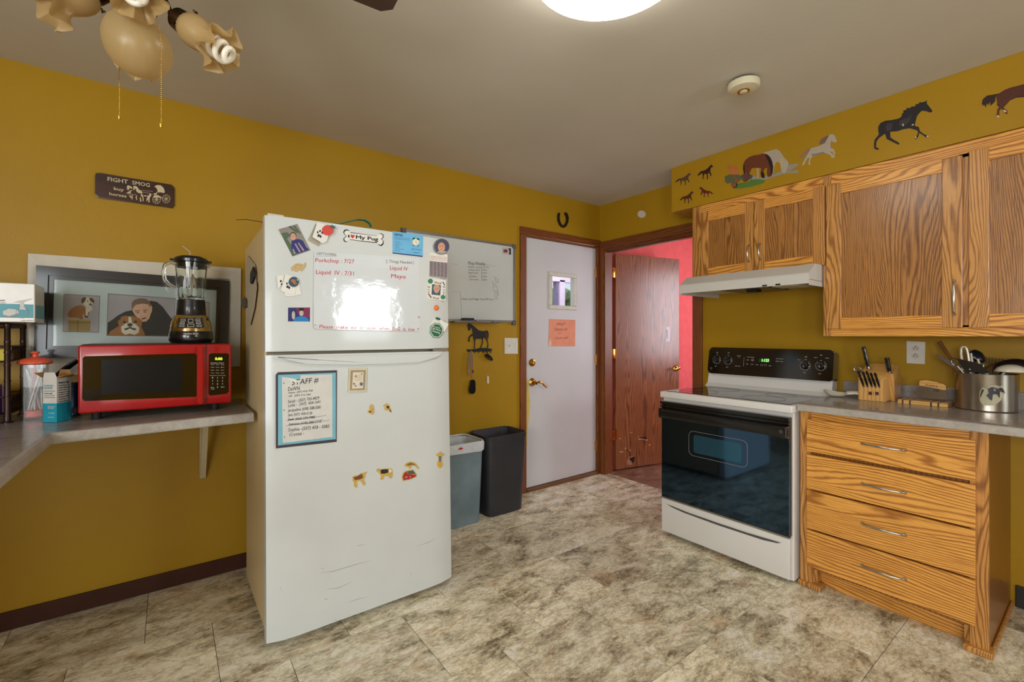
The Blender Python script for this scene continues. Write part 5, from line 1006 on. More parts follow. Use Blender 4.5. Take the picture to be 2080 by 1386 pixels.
q.poly('brown_horse', [(580, 665), (592, 640), (620, 615), (660, 600), (700, 595), (735, 585), (765, 592), (790, 615), (805, 650), (812, 690), (808, 735), (795, 765), (770, 770), (762, 740), (766, 700), (748, 700), (735, 725), (745, 765), (740, 780), (722, 775), (712, 745), (718, 700), (690, 698), (645, 700), (628, 735), (615, 800), (600, 806), (606, 750), (598, 735), (592, 775), (600, 808), (588, 812), (582, 745), (575, 705)], M((106, 54, 30)), .0012, .0005, tr=TR)
q.multi('dark_mane', [[(745, 590), (775, 600), (800, 640), (812, 690), (808, 735), (792, 760), (790, 700), (770, 640)], [(578, 670), (588, 680), (590, 740), (584, 745), (576, 705)], [(735, 725), (748, 765), (738, 778), (722, 775), (716, 730)]], M((40, 24, 18)), .0017, .0003, TR)
q.multi('pale_mane', [[(872, 600), (890, 640), (880, 690), (872, 700), (866, 650)]], M((190, 170, 130)), .0012, .0003, TR); q.multi('hind_legs', [[(680, 700), (700, 700), (700, 780), (686, 782)]], M((176, 152, 116)), .0008, .0003, TR)
trot = [(0, .62), (.02, .70), (.16, .44), (.25, .40), (.40, .38), (.50, .34), (.66, .24), (.78, .10), (.90, 0), (.93, .03), (1, .14), (.97, .20), (.88, .20), (.84, .32), (.82, .50), (.90, .60), (.88, .76), (.83, .78), (.82, .64), (.73, .56), (.66, .58), (.68, .82), (.66, .96), (.60, .97), (.61, .72), (.56, .60), (.44, .60), (.40, .74), (.38, .94), (.33, .94), (.34, .72), (.30, .60), (.24, .50), (.14, .66)]
for (x0, y0, x1, y1, fl_, lab, c_) in ((46, 740, 168, 838, 0, 'small dun trotting horse decal at the upper left of four', (92, 66, 50)), (220, 674, 340, 792, 0, 'small dark trotting horse decal at the upper right of four', (58, 26, 20)), (80, 882, 188, 980, 0, 'small brown trotting horse decal at the lower left of four', (84, 44, 24)), (232, 846, 342, 930, 1, 'small red-brown horse decal facing left at the lower right of four', (96, 34, 22))):
    cx_, cy_ = (x0+x1)/2, (y0+y1)/2
    q = SS.thing(TR[0]+cx_/TR[2], TR[1]+cy_/TR[2], 'horse_decal', lab, 'decal', 'four small horse decals')
    pts = [((x1-(x1-x0)*a) if fl_ else (x0+(x1-x0)*a), y0+(y1-y0)*b-(a-.5)*(0 if fl_ else 8)) for a, b in trot]
    q.poly('print', pts, M(c_, .5), 0, .0008, tr=TR)

# ------------------------------------------------------------------ things on the right countertop
Z0 = .9195
t = thing('spoon_rest', 'cream ceramic spoon rest beside the knife block', 'spoon rest', (2.99, .93, Z0))
CREAM = M((214, 206, 186), .3, coat=.5)
bm = bmesh.new(); cx_, cy_ = 2.955, .955
R1 = []
for r_, z_ in ((.020, .001), (.034, .004), (.044, .014), (.048, .024), (.0455, .024), (.040, .014), (.030, .007), (.001, .005)):
    R1.append([bm.verts.new((cx_+r_*.80*cos(a), cy_+r_*sin(a)-(.020 if sin(a) < 0 else 0)*abs(sin(a))*r_/.048, Z0+z_+.010*max(0, sin(a))*r_/.048)) for a in [2*pi*k_/24 for k_ in range(24)]])
for a, b in zip(R1, R1[1:]):
    for j_ in range(24): bm.faces.new((a[j_], a[(j_+1) % 24], b[(j_+1) % 24], b[j_]))
bm.faces.new(R1[0]); link('dish', bm, CREAM, t, smooth=True)
link('handle', tube(bmesh.new(), [(2.958, .895, Z0+.024), (2.962, .86, Z0+.030), (2.97, .835, Z0+.028)], [.013, .012, .012], 10, flat=.45), CREAM, t, smooth=True)
# knife block, drawn as a side profile in (x, z) with depth along y
t = thing('knife_block', 'light wooden knife block with black handled knives', 'knife block', (2.97, .765, Z0))
bm = bmesh.new(); prism(bm, [(2.895, Z0), (2.895, 1.035), (2.915, 1.052), (3.03, 1.108), (3.06, 1.10), (3.075, 1.07), (3.045, Z0)], 'y', .712, .825); bmesh.ops.bevel(bm, geom=[e for e in bm.edges], offset=.003, segments=2, affect='EDGES'); kb = link('block', bm, BLOCK, t)
bm = bmesh.new(); prism(bm, [(2.985, Z0), (3.02, Z0), (3.02, 1.0), (2.93, 1.0)], 'y', .705, .712)
bm.free(); link('side_wing', prism(bmesh.new(), [(2.985, Z0+.0), (3.09, Z0+.0), (3.085, 1.03), (3.05, 1.10), (2.96, 1.062)], 'y', .694, .712), BLOCK, t)
SKB = Surf((2.893, 0, 0), 0, -pi/2); f = Flat(SKB, t, 0, 0)
def kuv(x, y): u, v = SKB.uv(TO[0]+x/TO[2], TO[1]+y/TO[2]); return (2.8945, -u, v)
bm = bmesh.new()
for x, y, w_, h_ in ((532, 690, .007, .012), (600, 692, .007, .012), (566, 692, .0006, .016)):
    p = kuv(x, y); bx(bm, p[0]-.0008, p[1]-w_, p[2]-h_*.7, p[0]+.0005, p[1]+w_, p[2]+h_*.7)
o = link('emblem', bm, M((70, 40, 24), .6), t); o['kind'] = 'stuff'
def handle(p0, p1, r, nm='knife', mat=BLK, riv=True, flat=.6):
    p0 = Vector(p0); p1 = Vector(p1); L_ = [p0.lerp(p1, s_) for s_ in (0, .08, .3, .6, .85, 1)]
    k_ = thing(nm, None, None, p0)
    return k_
KG = 'steak knives in the block'
def kn(px0, py0, px1, py1, X0_, X1_, r, name, label, grp=None):
    a = hit(TO[0]+px0/TO[2], TO[1]+py0/TO[2], X=X0_); b = hit(TO[0]+px1/TO[2], TO[1]+py1/TO[2], X=X1_)
    k_ = thing(name, label, 'knife', a, group=grp)
    L_ = [a.lerp(b, s_) for s_ in (0, .12, .4, .7, .9, 1)]
    link('handle', tube(bmesh.new(), L_, [r*.8, r, r*1.1, r*.95, r*1.15, r*.8], 10, flat=.75), BLK, k_, smooth=True)
    link('bolster', tube(bmesh.new(), [a+(a-b).normalized()*.012, a], [r*.8, r*.85], 10), STEEL, k_, smooth=True)
    bm = bmesh.new()
    for s_ in (.25, .5, .75): p = a.lerp(b, s_); bmesh.ops.create_icosphere(bm, subdivisions=1, radius=.0026, matrix=Matrix.Translation(p+Vector((-r*.85, 0, r*.4))))
    o = link('rivets', bm, STEEL, k_); o['kind'] = 'stuff'
for i, (x0, y0, x1, y1) in enumerate(((462, 604, 412, 468), (502, 606, 460, 474), (545, 606, 496, 468), (582, 610, 538, 486), (620, 608, 580, 486))):
    kn(x0, y0, x1, y1, 2.892, 2.858, .0065, 'steak_knife', ('leftmost', 'second from left', 'middle', 'second from right', 'rightmost')[i]+' of five black steak knives in the block front', KG)
kn(512, 420, 462, 218, 2.935, 2.93, .0105, 'chef_knife', 'tall black-handled chef knife at the back of the block')
kn(724, 468, 700, 330, 2.955, 2.945, .0125, 'honing_steel', 'thick black-handled honing steel at the right of the block')
k_ = thing('kitchen_shears', 'steel kitchen shears loop at the left of the knife block', 'scissors', hit(1742, 752, X=2.89))
p = hit(1742, 751, X=2.885); link('finger_loops', tube(bmesh.new(), [p+Vector((0, .016*cos(a), .013*sin(a))) for a in [2*pi*i/16 for i in range(16)]], .005, 8, True), STEEL, k_, smooth=True)
link('blades', tube(bmesh.new(), [p+Vector((.0, -.004, -.012)), p+Vector((.03, -.014, -.05))], .006, 8), STEEL, k_)
# ulu on its striped board
t = thing('ulu_board', 'striped wooden display board for the ulu knife', 'cutting board', (2.97, .575, Z0))
seg_ = [(.668, .652, 'b'), (.652, .646, 'w'), (.646, .624, 'b'), (.624, .618, 'w'), (.618, .546, 'b'), (.546, .540, 'w'), (.540, .520, 'b'), (.520, .514, 'w'), (.514, .484, 'b')]
for a, b, c_ in seg_: link('strip', box(2.918, b, Z0, 3.045, a, Z0+.018, .0008, 1), BLOCKY if c_ == 'b' else WALNUT, t)
t = thing('ulu_knife', 'curved ulu knife with a wooden handle reading Alaska', 'knife', (2.985, .57, Z0+.018))
SU = Surf((2.985, 0, 0), 0, -pi/2); q = Flat(SU, t, 0, 0)
def uu(pts, x0, x1, nm, mat):
    bm = bmesh.new(); prism(bm, [(-SU.uv(TO[0]+a/TO[2], TO[1]+b/TO[2])[0], SU.uv(TO[0]+a/TO[2], TO[1]+b/TO[2])[1]) for a, b in pts], 'x', x0, x1); return link(nm, bm, mat, t)
uu([(1030, 575), (1042, 562), (1100, 558), (1200, 574), (1280, 600), (1300, 618), (1300, 655), (1270, 655), (1150, 630), (1032, 612)], 2.977, 2.993, 'handle', BLOCKY)
uu([(1042, 614), (1090, 622), (1092, 655), (1214, 678), (1238, 650), (1285, 656), (1300, 700), (1318, 745), (1230, 752), (1120, 742), (1000, 708), (970, 690), (1010, 660)], 2.984, 2.986, 'blade', STEEL)
bm = bmesh.new(); me = glyphs('ALASKA', .03); xs = [v.co.x for v in me.vertices]; m0 = min(xs); wd = max(xs)-m0; a = Vector(SU.uv(TO[0]+1088/TO[2], TO[1]+606/TO[2])); b = Vector(SU.uv(TO[0]+1220/TO[2], TO[1]+626/TO[2])); vl = []
for v in me.vertices: s_ = (v.co.x-m0)/wd; pp = a.lerp(b, s_); vl.append(bm.verts.new((2.9765-v.co.z, -pp.x, pp.y+.0075*v.co.y)))
for f_ in me.polygons: bm.faces.new([vl[i] for i in f_.vertices])
o = link('lettering', bm, M((50, 28, 14)), t); o['kind'] = 'stuff'
# utensil crock
pc = Vector((2.995, .368, Z0)); PR = .104
t = thing('utensil_crock', 'brushed steel utensil pot with a moose badge', 'crock', pc)
PS = M((170, 160, 146), .28, metal=1, vary=(3, .05), name='brushed_steel')
link('pot', lathe(bmesh.new(), [(PR-.004, 0), (PR, .004), (PR, .163), (PR+.001, .166), (PR-.003, .166), (PR-.004, .01), (0, .008)], pc, seg=56), PS, t, smooth=True)
TU = (1880, 680, 7.7)
def on_pot(pts, dr, nm, mat, lab=None):
    out = []
    for a, b in pts:
        d_ = rayd(TU[0]+a/TU[2], TU[1]+b/TU[2]); ox, oy = -pc.x, -pc.y; A_ = d_.x**2+d_.y**2; B_ = 2*(ox*d_.x+oy*d_.y); C_ = ox*ox+oy*oy-(PR+dr)**2; s_ = (-B_-math.sqrt(max(0, B_*B_-4*A_*C_)))/(2*A_); out.append(CAM+d_*s_)
    bm = bmesh.new(); A = [bm.verts.new(p) for p in out]; B_ = [bm.verts.new(pc+Vector(((p.x-pc.x)*(PR-.002)/(PR+dr), (p.y-pc.y)*(PR-.002)/(PR+dr), p.z-pc.z))) for p in out]; n = len(A)
    bm.faces.new(A); bm.faces.new(B_[::-1])
    for i in range(n): bm.faces.new((A[i], B_[i], B_[(i+1) % n], A[(i+1) % n]))
    bmesh.ops.triangulate(bm, faces=bm.faces[:]); return link(nm, bm, mat, t, lab)
on_pot([(890, 830), (960, 855), (985, 800), (1030, 790), (1100, 790), (1130, 800), (1170, 815), (1200, 780), (1215, 830), (1250, 910), (1190, 990), (1180, 1030), (1120, 1080), (1060, 1108), (960, 1112), (885, 1090), (850, 1040), (840, 960), (850, 880)], .004, 'badge', M((176, 170, 140), .5))
on_pot([(975, 850), (1020, 825), (1060, 820), (1100, 835), (1140, 850), (1180, 830), (1215, 850), (1240, 915), (1200, 880), (1165, 885), (1160, 990), (1130, 940), (1100, 930), (1060, 930), (1050, 960), (1040, 1035), (1000, 1010), (950, 950), (990, 920)], .0055, 'moose_figure', M((52, 42, 52), .5)); on_pot([(850, 970), (870, 880), (890, 850), (915, 870), (900, 900), (880, 940), (852, 990)], .0055, 'tree_figure', M((50, 46, 38), .5))
on_pot([(1060, 850), (1090, 845), (1105, 880), (1075, 890)], .007, 'pale_patch', M((140, 130, 140), .5))
UG = 'utensils standing in the steel pot'
def ut(name, label, cat): return thing(name, label, cat, (pc.x, pc.y, Z0+.01), group=UG)
def U(x, y, X=3.0): return hit(TU[0]+x/TU[2], TU[1]+y/TU[2], X=X)
def flatu(t_, pts, X, th, nm, mat):
    bm = bmesh.new(); pp = [U(a, b, X) for a, b in pts]; prism(bm, [(p.y, p.z) for p in pp], 'x', X-th/2, X+th/2); return link(nm, bm, mat, t_)
base = pc+Vector((0, 0, .02))
k_ = ut('serving_spatula', 'long grey metal spatula leaning left out of the pot', 'utensil'); flatu(k_, [(150, 296), (190, 305), (300, 365), (420, 420), (530, 490), (605, 570), (560, 600), (500, 560), (420, 500), (300, 430), (200, 360)], 3.01, .003, 'blade', M((120, 112, 104), .3, metal=.8)); link('handle', cyl(bmesh.new(), U(570, 580, 3.01), base+Vector((.0, -.06, 0)), .005), BLK, k_)
k_ = ut('wooden_spoon', 'thin brown wooden spoon handle leaning back left in the pot', 'utensil'); link('handle', tube(bmesh.new(), [U(215, 110, 3.04), U(300, 240, 3.03), U(400, 380, 3.02), U(480, 560, 3.01), base+Vector((0, -.04, 0))], [.009, .008, .006, .005, .005], 8), M((112, 76, 30), .6), k_, smooth=True)
k_ = ut('whisk', 'round wire whisk among the utensils in the pot', 'utensil')
for j in range(4):
    a0 = U(500, 570, 2.98); c_ = U(480, 430, 2.98); w_ = .020*cos(j*pi/4); dx_ = .020*sin(j*pi/4)
    link('wire_loop', tube(bmesh.new(), [c_+Vector((dx_*cos(a), w_*cos(a)+.004*sin(a), .019*sin(a)+ (0.0))) for a in [2*pi*i/16 for i in range(16)]], .0009, 5, True), STEEL, k_, smooth=True)
link('handle', cyl(bmesh.new(), c_-Vector((0, .005, .018)), base+Vector((-.03, -.02, 0)), .006), STEEL, k_)
k_ = ut('cream_tongs', 'cream plastic looped tongs standing in the pot', 'utensil')
link('loop', tube(bmesh.new(), [U(x, y, 2.97) for x, y in ((585, 560), (570, 420), (556, 300), (556, 220), (580, 190), (620, 192), (645, 220), (665, 300), (680, 400), (690, 560))]+[base], .0048, 8), CREAM, k_, smooth=True); link('prong', tube(bmesh.new(), [U(712, 290, 2.98), U(728, 420, 2.98), U(740, 560, 2.98), base], .004, 8), CREAM, k_, smooth=True); link('prong', tube(bmesh.new(), [U(815, 380, 2.98), U(840, 450, 2.98), U(850, 560, 2.98), base+Vector((0, -.01, 0))], .004, 8), CREAM, k_, smooth=True)
k_ = ut('black_ladle', 'large black plastic ladle bowl behind the cream tongs', 'utensil')
bm = bmesh.new(); cc = U(800, 330, 3.03); ax_ = (U(920, 450, 3.03)-U(680, 210, 3.03)).normalized(); lathe(bm, [(.0, -.030), (.016, -.027), (.026, -.014), (.030, 0), (.026, .018), (.014, .034), (0, .040)], cc, ax_, 20, sx=.5); link('bowl', bm, M((22, 26, 34), .3, coat=.4), k_, smooth=True); link('handle', cyl(bmesh.new(), U(900, 470, 3.03), base+Vector((.02, 0, 0)), .006), BLK, k_)
k_ = ut('black_turner', 'black slotted turner leaning across the pot rim', 'utensil')
flatu(k_, [(490, 375), (560, 385), (620, 400), (780, 435), (860, 460), (1000, 600), (900, 615), (620, 575), (560, 500)], 2.95, .004, 'blade', M((18, 18, 20), .25, coat=.6)); link('handle', cyl(bmesh.new(), U(800, 580, 2.95), base+Vector((-.01, .02, 0)), .006), BLK, k_); link('glint_rivet', lathe(bmesh.new(), [(.004, 0), (.003, .002), (0, .003)], U(690, 545, 2.947), (-1, 0, 0), 10), STEEL, k_)
k_ = ut('cream_ladle', 'upturned cream ladle bowl at the right of the pot', 'utensil')
cc = U(1340, 580, 2.98); lathe(bm := bmesh.new(), [(.052, 0), (.050, .008), (.043, .018), (.030, .026), (.014, .031), (0, .032)], cc, (0, 0, 1), 28); link('bowl', bm, CREAM, k_, smooth=True); link('handle', cyl(bmesh.new(), cc+Vector((0, .02, -.004)), base+Vector((0, .03, 0)), .005), CREAM, k_)
k_ = ut('black_spoon', 'black oval spoon bowl behind the cream ladle', 'utensil')
cc = U(1420, 560, 3.04); lathe(bm := bmesh.new(), [(.075, 0), (.073, .012), (.062, .030), (.040, .044), (.018, .051), (0, .053)], cc, (0, 0, 1), 28, sx=.5); link('bowl', bm, M((22, 22, 24), .3, coat=.4), k_, smooth=True); link('handle', cyl(bmesh.new(), cc+Vector((-.02, .04, -.004)), base+Vector((.02, .02, 0)), .005), BLK, k_)
k_ = ut('pasta_fork', 'brown toothed wooden pasta fork at the back of the pot', 'utensil')
WB = M((92, 62, 26), .6)
link('head', tube(bmesh.new(), [U(960, 540, 3.06), U(1040, 500, 3.06), U(1130, 470, 3.06), U(1200, 440, 3.06)], [.012, .014, .012, .008], 8, flat=.4), WB, k_, smooth=True)
for x in (960, 1010, 1060, 1110, 1160, 1210): link('tooth', tube(bmesh.new(), [U(x, 455, 3.06), U(x+8, 390, 3.06), U(x-20, 350+(x-960)*.12, 3.06)], [.0045, .0035, .002], 6), WB, k_, smooth=True)
link('handle', cyl(bmesh.new(), U(1040, 520, 3.06), base+Vector((.03, 0, 0)), .005), WB, k_)
# ------------------------------------------------------------------ left shelf counter (L shaped) with its bracket
t = thing('shelf_counter', 'grey laminate corner counter carrying the red microwave', 'countertop', (-.2, 2.5, .88))
pts = [(.296, 2.300), (-.340, 2.245), (-.356, .95), (-1.0, .95), (-1.0, YA-.002), (.296, YA-.002)]
bm = bmesh.new(); prism(bm, pts, 'z', .883, .918); link('top', bm, LAM, t)
def edge(a, b):
    a = Vector(a); b = Vector(b); d_ = (b-a).normalized(); n_ = Vector((d_.y, -d_.x)); bm = bmesh.new()
    prof = [(.0, .879), (.012, .879), (.015, .884), (.015, .908), (.010, .916), (0, .9185)]
    A = [bm.verts.new((a.x+n_.x*p, a.y+n_.y*p, z)) for p, z in prof]; B = [bm.verts.new((b.x+n_.x*p, b.y+n_.y*p, z)) for p, z in prof]; n = len(A)
    bm.faces.new(A); bm.faces.new(B[::-1])
    for i in range(n): bm.faces.new((A[i], B[i], B[(i+1) % n], A[(i+1) % n]))
    link('front_edge', bm, LAMEDGE, t)
edge((-.340, 2.245), (.296, 2.300)); edge((-.356, .95), (-.340, 2.245))
link('support_panel', box(-.98, 1.0, .0, -.96, 2.3, .883), WALL, t)
bk = thing('shelf_bracket', 'cream angled shelf bracket under the counter by the refrigerator', 'bracket', (.13, YA, .55)); BKC = M((196, 180, 146), .5)
link('wall_arm', box(.125, YA-.012, .52, .153, YA, .883, .002), BKC, bk); link('shelf_arm', box(.125, 2.55, .871, .153, YA, .883, .002), BKC, bk)
bm = bmesh.new(); prism(bm, [(2.60, .872), (2.632, .872), (YA-.004, .525), (YA-.012, .518), (YA-.026, .525)], 'x', .127, .151); link('brace', bm, BKC, bk)
link('screw', cyl(bmesh.new(), (.139, YA-.022, .545), (.139, YA-.028, .542), .004, seg=8), BRONZE, bk)

# ------------------------------------------------------------------ framed things on the wall behind
SW_ = Surf((0, YA, 0)); T4 = (60, 480, 4.727)
def quadframe(f, out, inn, mat, y, th, nm='frame_member'):
    for i in range(4): f.poly(nm, [out[i], out[(i+1) % 4], inn[(i+1) % 4], inn[i]], mat, y, th)
w_ = SW_.thing(270, 620, 'framed_picture', 'large white picture frame behind the black frame', 'picture')
WF = M((204, 196, 178), .5)
quadframe(w_, [(59, 516), (489, 546), (487, 744), (54, 766)], [(90, 546), (466, 568), (462, 724), (86, 740)], WF, 0, .018); w_.poly('backing', [(80, 530), (470, 555), (465, 735), (76, 750)], M((186, 178, 158), .6), 0, .008)
SB2 = Surf((0, YA-.022, 0)); b_ = SB2.thing(270, 630, 'framed_picture', 'wide black frame holding photos of a man and bulldog', 'picture')
BF = M((20, 18, 18), .3, coat=.4)
quadframe(b_, [(75.6, 540), (465, 571.5), (462, 721), (70.7, 727)], [(100, 560), (447, 585), (444, 705), (95.2, 709.4)], BF, 0, .024); quadframe(b_, [(100, 560), (447, 585), (444, 705), (95.2, 709.4)], [(111, 568), (440, 590), (437, 700), (107.5, 703)], BF, 0, .012, 'inner_lip')
b_.poly('mat_board', [(104, 562), (445, 586), (442, 704), (100, 706)], M((176, 184, 184), .35, coat=.5, vary=(2, .02)), 0, .003)
DRK = M((24, 24, 26), .5)
b_.poly('photo_border', [(331, 556), (678, 574), (666, 926), (320, 918)], DRK, .003, .0006, tr=T4); b_.poly('dog_photo', [(334, 560), (674, 578), (662, 922), (323, 914)], M((160, 150, 154), .5), .0036, .0004, tr=T4)
b_.poly('photo_border', [(754, 551), (1402, 598), (1390, 964), (740, 956)], DRK, .003, .0006, tr=T4); b_.poly('portrait_photo', [(758, 556), (1399, 602), (1387, 960), (744, 952)], M((156, 146, 150), .5), .0036, .0004, tr=T4)
b_.poly('photo_border', [(1560, 622), (1727, 634), (1722, 970), (1556, 962)], DRK, .003, .0006, tr=T4); b_.poly('right_photo', [(1563, 626), (1724, 638), (1719, 966), (1559, 958)], M((166, 150, 132), .5), .0036, .0004, tr=T4)
FUR = M((150, 96, 48), .6); FURW = M((206, 192, 172), .6); FURD = M((86, 54, 34), .6)
b_.poly('crate', [(372, 806), (588, 812), (584, 914), (376, 912)], M((150, 122, 74), .6), .004, .0003, tr=T4); b_.multi('crate_gap', [[(462, 800), (468, 800), (466, 914), (460, 914)], [(372, 826), (588, 830), (588, 834), (372, 830)]], M((84, 62, 34)), .0043, .0002, T4); b_.poly('crate_lid', [(390, 790), (584, 796), (590, 812), (370, 806)], M((176, 148, 96), .6), .0043, .0002, tr=T4)
b_.poly('dog_body', [(495, 660), (530, 680), (560, 700), (575, 740), (560, 775), (530, 770), (525, 740), (510, 760), (515, 796), (490, 800), (470, 785), (380, 780), (366, 760), (372, 735), (400, 700), (450, 670)], FUR, .0046, .0003, tr=T4)
b_.poly('dog_chest', [(540, 665), (585, 670), (606, 690), (600, 710), (565, 730), (555, 770), (540, 760), (540, 710)], FURW, .0049, .0002, tr=T4); b_.poly('dog_head', oval(560, 630, 50, 42, 16), FURW, .005, .0003, tr=T4); b_.multi('dog_patch', [[(497, 620), (510, 592), (540, 586), (545, 600), (525, 640), (505, 650)], [(575, 592), (605, 596), (624, 625), (615, 645), (600, 630), (580, 615)]], FURD, .0053, .0002, T4)
b_.multi('dog_features', [oval(560, 625, 7, 6, 8), oval(592, 630, 6, 5, 8), oval(585, 655, 14, 9, 10), [(540, 760), (560, 770), (566, 786), (530, 780)]], FURD, .0055, .0002, T4)
b_.poly('dark_shirt', [(752, 830), (800, 800), (850, 760), (920, 725), (985, 710), (1010, 760), (1080, 820), (1150, 780), (1170, 700), (1140, 640), (1160, 620), (1220, 630), (1280, 680), (1330, 750), (1388, 820), (1386, 958), (746, 950)], M((34, 32, 36), .6), .0042, .0003, tr=T4)
b_.poly('man_face', [(982, 670), (990, 640), (1020, 615), (1080, 600), (1130, 612), (1160, 650), (1178, 680), (1176, 720), (1165, 745), (1150, 790), (1120, 820), (1090, 822), (1050, 800), (1015, 750), (990, 720)], SKIN, .0046, .0003, tr=T4)
b_.poly('man_hair', [(980, 680), (982, 640), (1005, 612), (1060, 596), (1120, 602), (1155, 630), (1168, 675), (1158, 680), (1140, 655), (1080, 648), (1020, 660), (995, 690), (990, 715)], M((110, 78, 56)), .0049, .0002, tr=T4)
b_.multi('man_features', [oval(1040, 735, 15, 5, 8), oval(1108, 728, 15, 5, 8), [(1012, 716), (1060, 712), (1060, 720), (1014, 724)], [(1090, 708), (1130, 704), (1130, 712), (1090, 716)], [(1068, 765), (1086, 765), (1078, 772)], [(1070, 792), (1120, 776), (1118, 790), (1086, 802)]], M((92, 56, 44)), .005, .0002, T4)
b_.poly('bulldog_body', [(756, 952), (775, 915), (830, 880), (880, 850), (1060, 850), (1105, 930), (1108, 960)], FUR, .0052, .0003, tr=T4)
b_.poly('bulldog_head', [(850, 800), (880, 775), (920, 765), (1000, 768), (1060, 790), (1085, 820), (1075, 870), (1060, 920), (1020, 945), (940, 950), (890, 930), (870, 880), (850, 840)], FUR, .0055, .0003, tr=T4)
b_.multi('bulldog_muzzle', [[(880, 870), (920, 840), (965, 830), (1020, 845), (1055, 880), (1050, 925), (1010, 948), (960, 935), (920, 948), (885, 920)], [(950, 775), (975, 775), (985, 830), (950, 830)]], FURW, .0058, .0002, T4)
b_.multi('bulldog_features', [oval(912, 825, 17, 12, 10), oval(1018, 822, 17, 12, 10), oval(965, 852, 26, 17, 12), [(905, 890), (955, 875), (965, 868), (975, 875), (1030, 890), (1010, 905), (965, 885), (925, 905)], [(840, 790), (875, 775), (880, 790), (850, 815)]], M((40, 26, 22)), .006, .0002, T4)
b_.poly('glazing', [(104, 562), (445, 586), (442, 704), (100, 706)], THIN, .0095, .0008)

# ------------------------------------------------------------------ red microwave
MY = 2.45; MX0, MX1, MZ0, MZ1 = hit(158, 843, Y=MY).x, hit(470, 820, Y=MY).x, hit(158, 842, Y=MY).z, hit(300, 698.5, Y=MY).z
mw = thing('microwave', 'red countertop microwave with black door window and green clock', 'microwave', ((MX0+MX1)/2, MY+.15, .918))
SM = Surf((0, MY, 0)); q = Flat(SM, mw, 0, 0); q.u = 0; q.v = 0
class WF_(Flat):
    """flat pieces whose parent is a world-axis thing"""
    def __init__(s, surf, o): Flat.__init__(s, surf, o, 0, 0)
    def place(s, o): pass
def wpoly(S_, o, nm, pts, mat, y, th, tr=None, label=None, bev=0, parent=None):
    if tr: pts = [(tr[0]+p[0]/tr[2], tr[1]+p[1]/tr[2]) for p in pts]
    L_ = [S_.O+S_.U*a+S_.V*b for a, b in (S_.uv(*p) for p in pts)]; N_ = -S_.Nn; bm = bmesh.new()
    A = [bm.verts.new(p+N_*y) for p in L_]; B = [bm.verts.new(p+N_*(y+th)) for p in L_]; n = len(A); bm.faces.new(A); bm.faces.new(B[::-1])
    for i in range(n): bm.faces.new((A[i], B[i], B[(i+1) % n], A[(i+1) % n]))
    if bev: bmesh.ops.bevel(bm, geom=[e for e in bm.edges if all(v in B or (v.co-(v.co)).length for v in e.verts)] or bm.edges[:], offset=bev, segments=2, affect='EDGES')
    return link(nm, bm, mat, parent or o, label)
def wtext(S_, o, items, mat, y, nm='lettering', tr=None, parent=None, bold=.01):
    bm = bmesh.new(); N_ = -S_.Nn
    def W(p): a, b = S_.uv(*p); return S_.O+S_.U*a+S_.V*b
    for st, p0, p1, h in items:
        if tr: p0 = (tr[0]+p0[0]/tr[2], tr[1]+p0[1]/tr[2]); p1 = (tr[0]+p1[0]/tr[2], tr[1]+p1[1]/tr[2]); h = h/tr[2]
        a = W(p0); b = W(p1); c_ = W((p0[0], p0[1]-h)); me = glyphs(st, bold); xs = [v.co.x for v in me.vertices]; m0 = min(xs); wd = max(xs)-m0
        vl = [bm.verts.new(a+(b-a)*((v.co.x-m0)/wd)+(c_-a)*(v.co.y/.7)+N_*(y+v.co.z)) for v in me.vertices]
        for f_ in me.polygons:
            try: bm.faces.new([vl[i] for i in f_.vertices])
            except ValueError: pass
    ob = link(nm, bm, mat, parent or o); ob['kind'] = 'stuff'; return ob
link('case', box(MX0+.004, MY+.03, MZ0+.004, MX1-.004, MY+.33, MZ1-.001, .006), M((26, 20, 20), .4, coat=.2), mw, 'dark metal case')
link('front_frame', box(MX0, MY, MZ0, MX1, MY+.032, MZ1-.004, .008, 3), RED, mw, smooth=True)
T3 = (300, 480, 2.773); BG2 = M((6, 6, 7), .06, coat=1, vary=(2, .01))
wpoly(SM, mw, 'door_window', [(168, 728), (172, 724), (396, 718), (400, 722), (400, 803), (396, 806.5), (172, 815), (167, 811)], BG2, .0, .0015)
ms_ = wpoly(SM, mw, 'mesh_screen', [(206, 731), (370, 727), (370, 795), (206, 802)], M((24, 22, 20), .25, spec=.2, bump=(900, .2, .0003)), .0015, .0006)
wpoly(SM, mw, 'door_seam', [(418.6, 699), (419.6, 699), (420, 823), (419, 823)], BLK, .0, .0006)
wpoly(SM, mw, 'panel_glass', [(424, 722), (428, 718), (462, 718), (465, 721), (464.5, 797), (460, 800), (427, 804), (423.5, 801)], BG2, 0, .0015)
wpoly(SM, mw, 'handle', [(400, 706), (403, 703.5), (410, 703.5), (413, 707), (412, 815), (409, 819), (402, 819), (399, 815)], RED, .016, .016, bev=.004)
wpoly(SM, mw, 'handle_mount', [(401.5, 706), (411, 706), (411, 716), (401.5, 716)], RED, 0, .018); wpoly(SM, mw, 'handle_mount', [(401, 806), (410, 806), (410, 816), (401, 816)], RED, 0, .018)
wtext(SM, mw, [('0:00', (380, 698), (420, 698), 15)], M((190, 235, 60), .4, emit=2.0), .0018, 'clock_digits', T3)
rows = [('HAMILTON BEACH', 354, 428, 718, 6)]; GR = M((188, 186, 180), .5)
it = [('Hamilton Beach', (354, 718), (428, 717), 7)]
for r_, (yy, ws) in enumerate(((726, ('Popcorn', 'Potato', 'Pizza')), (741, ('Reheat', 'Frozen', 'Bev')), (757, ('Defrost', 'Clock', 'Timer')), (773, ('Power', 'Memory', 'Kitchen')))):
    for c_, s_ in enumerate(ws): it.append((s_, (356+c_*28, yy), (375+c_*28, yy-.4), 5))
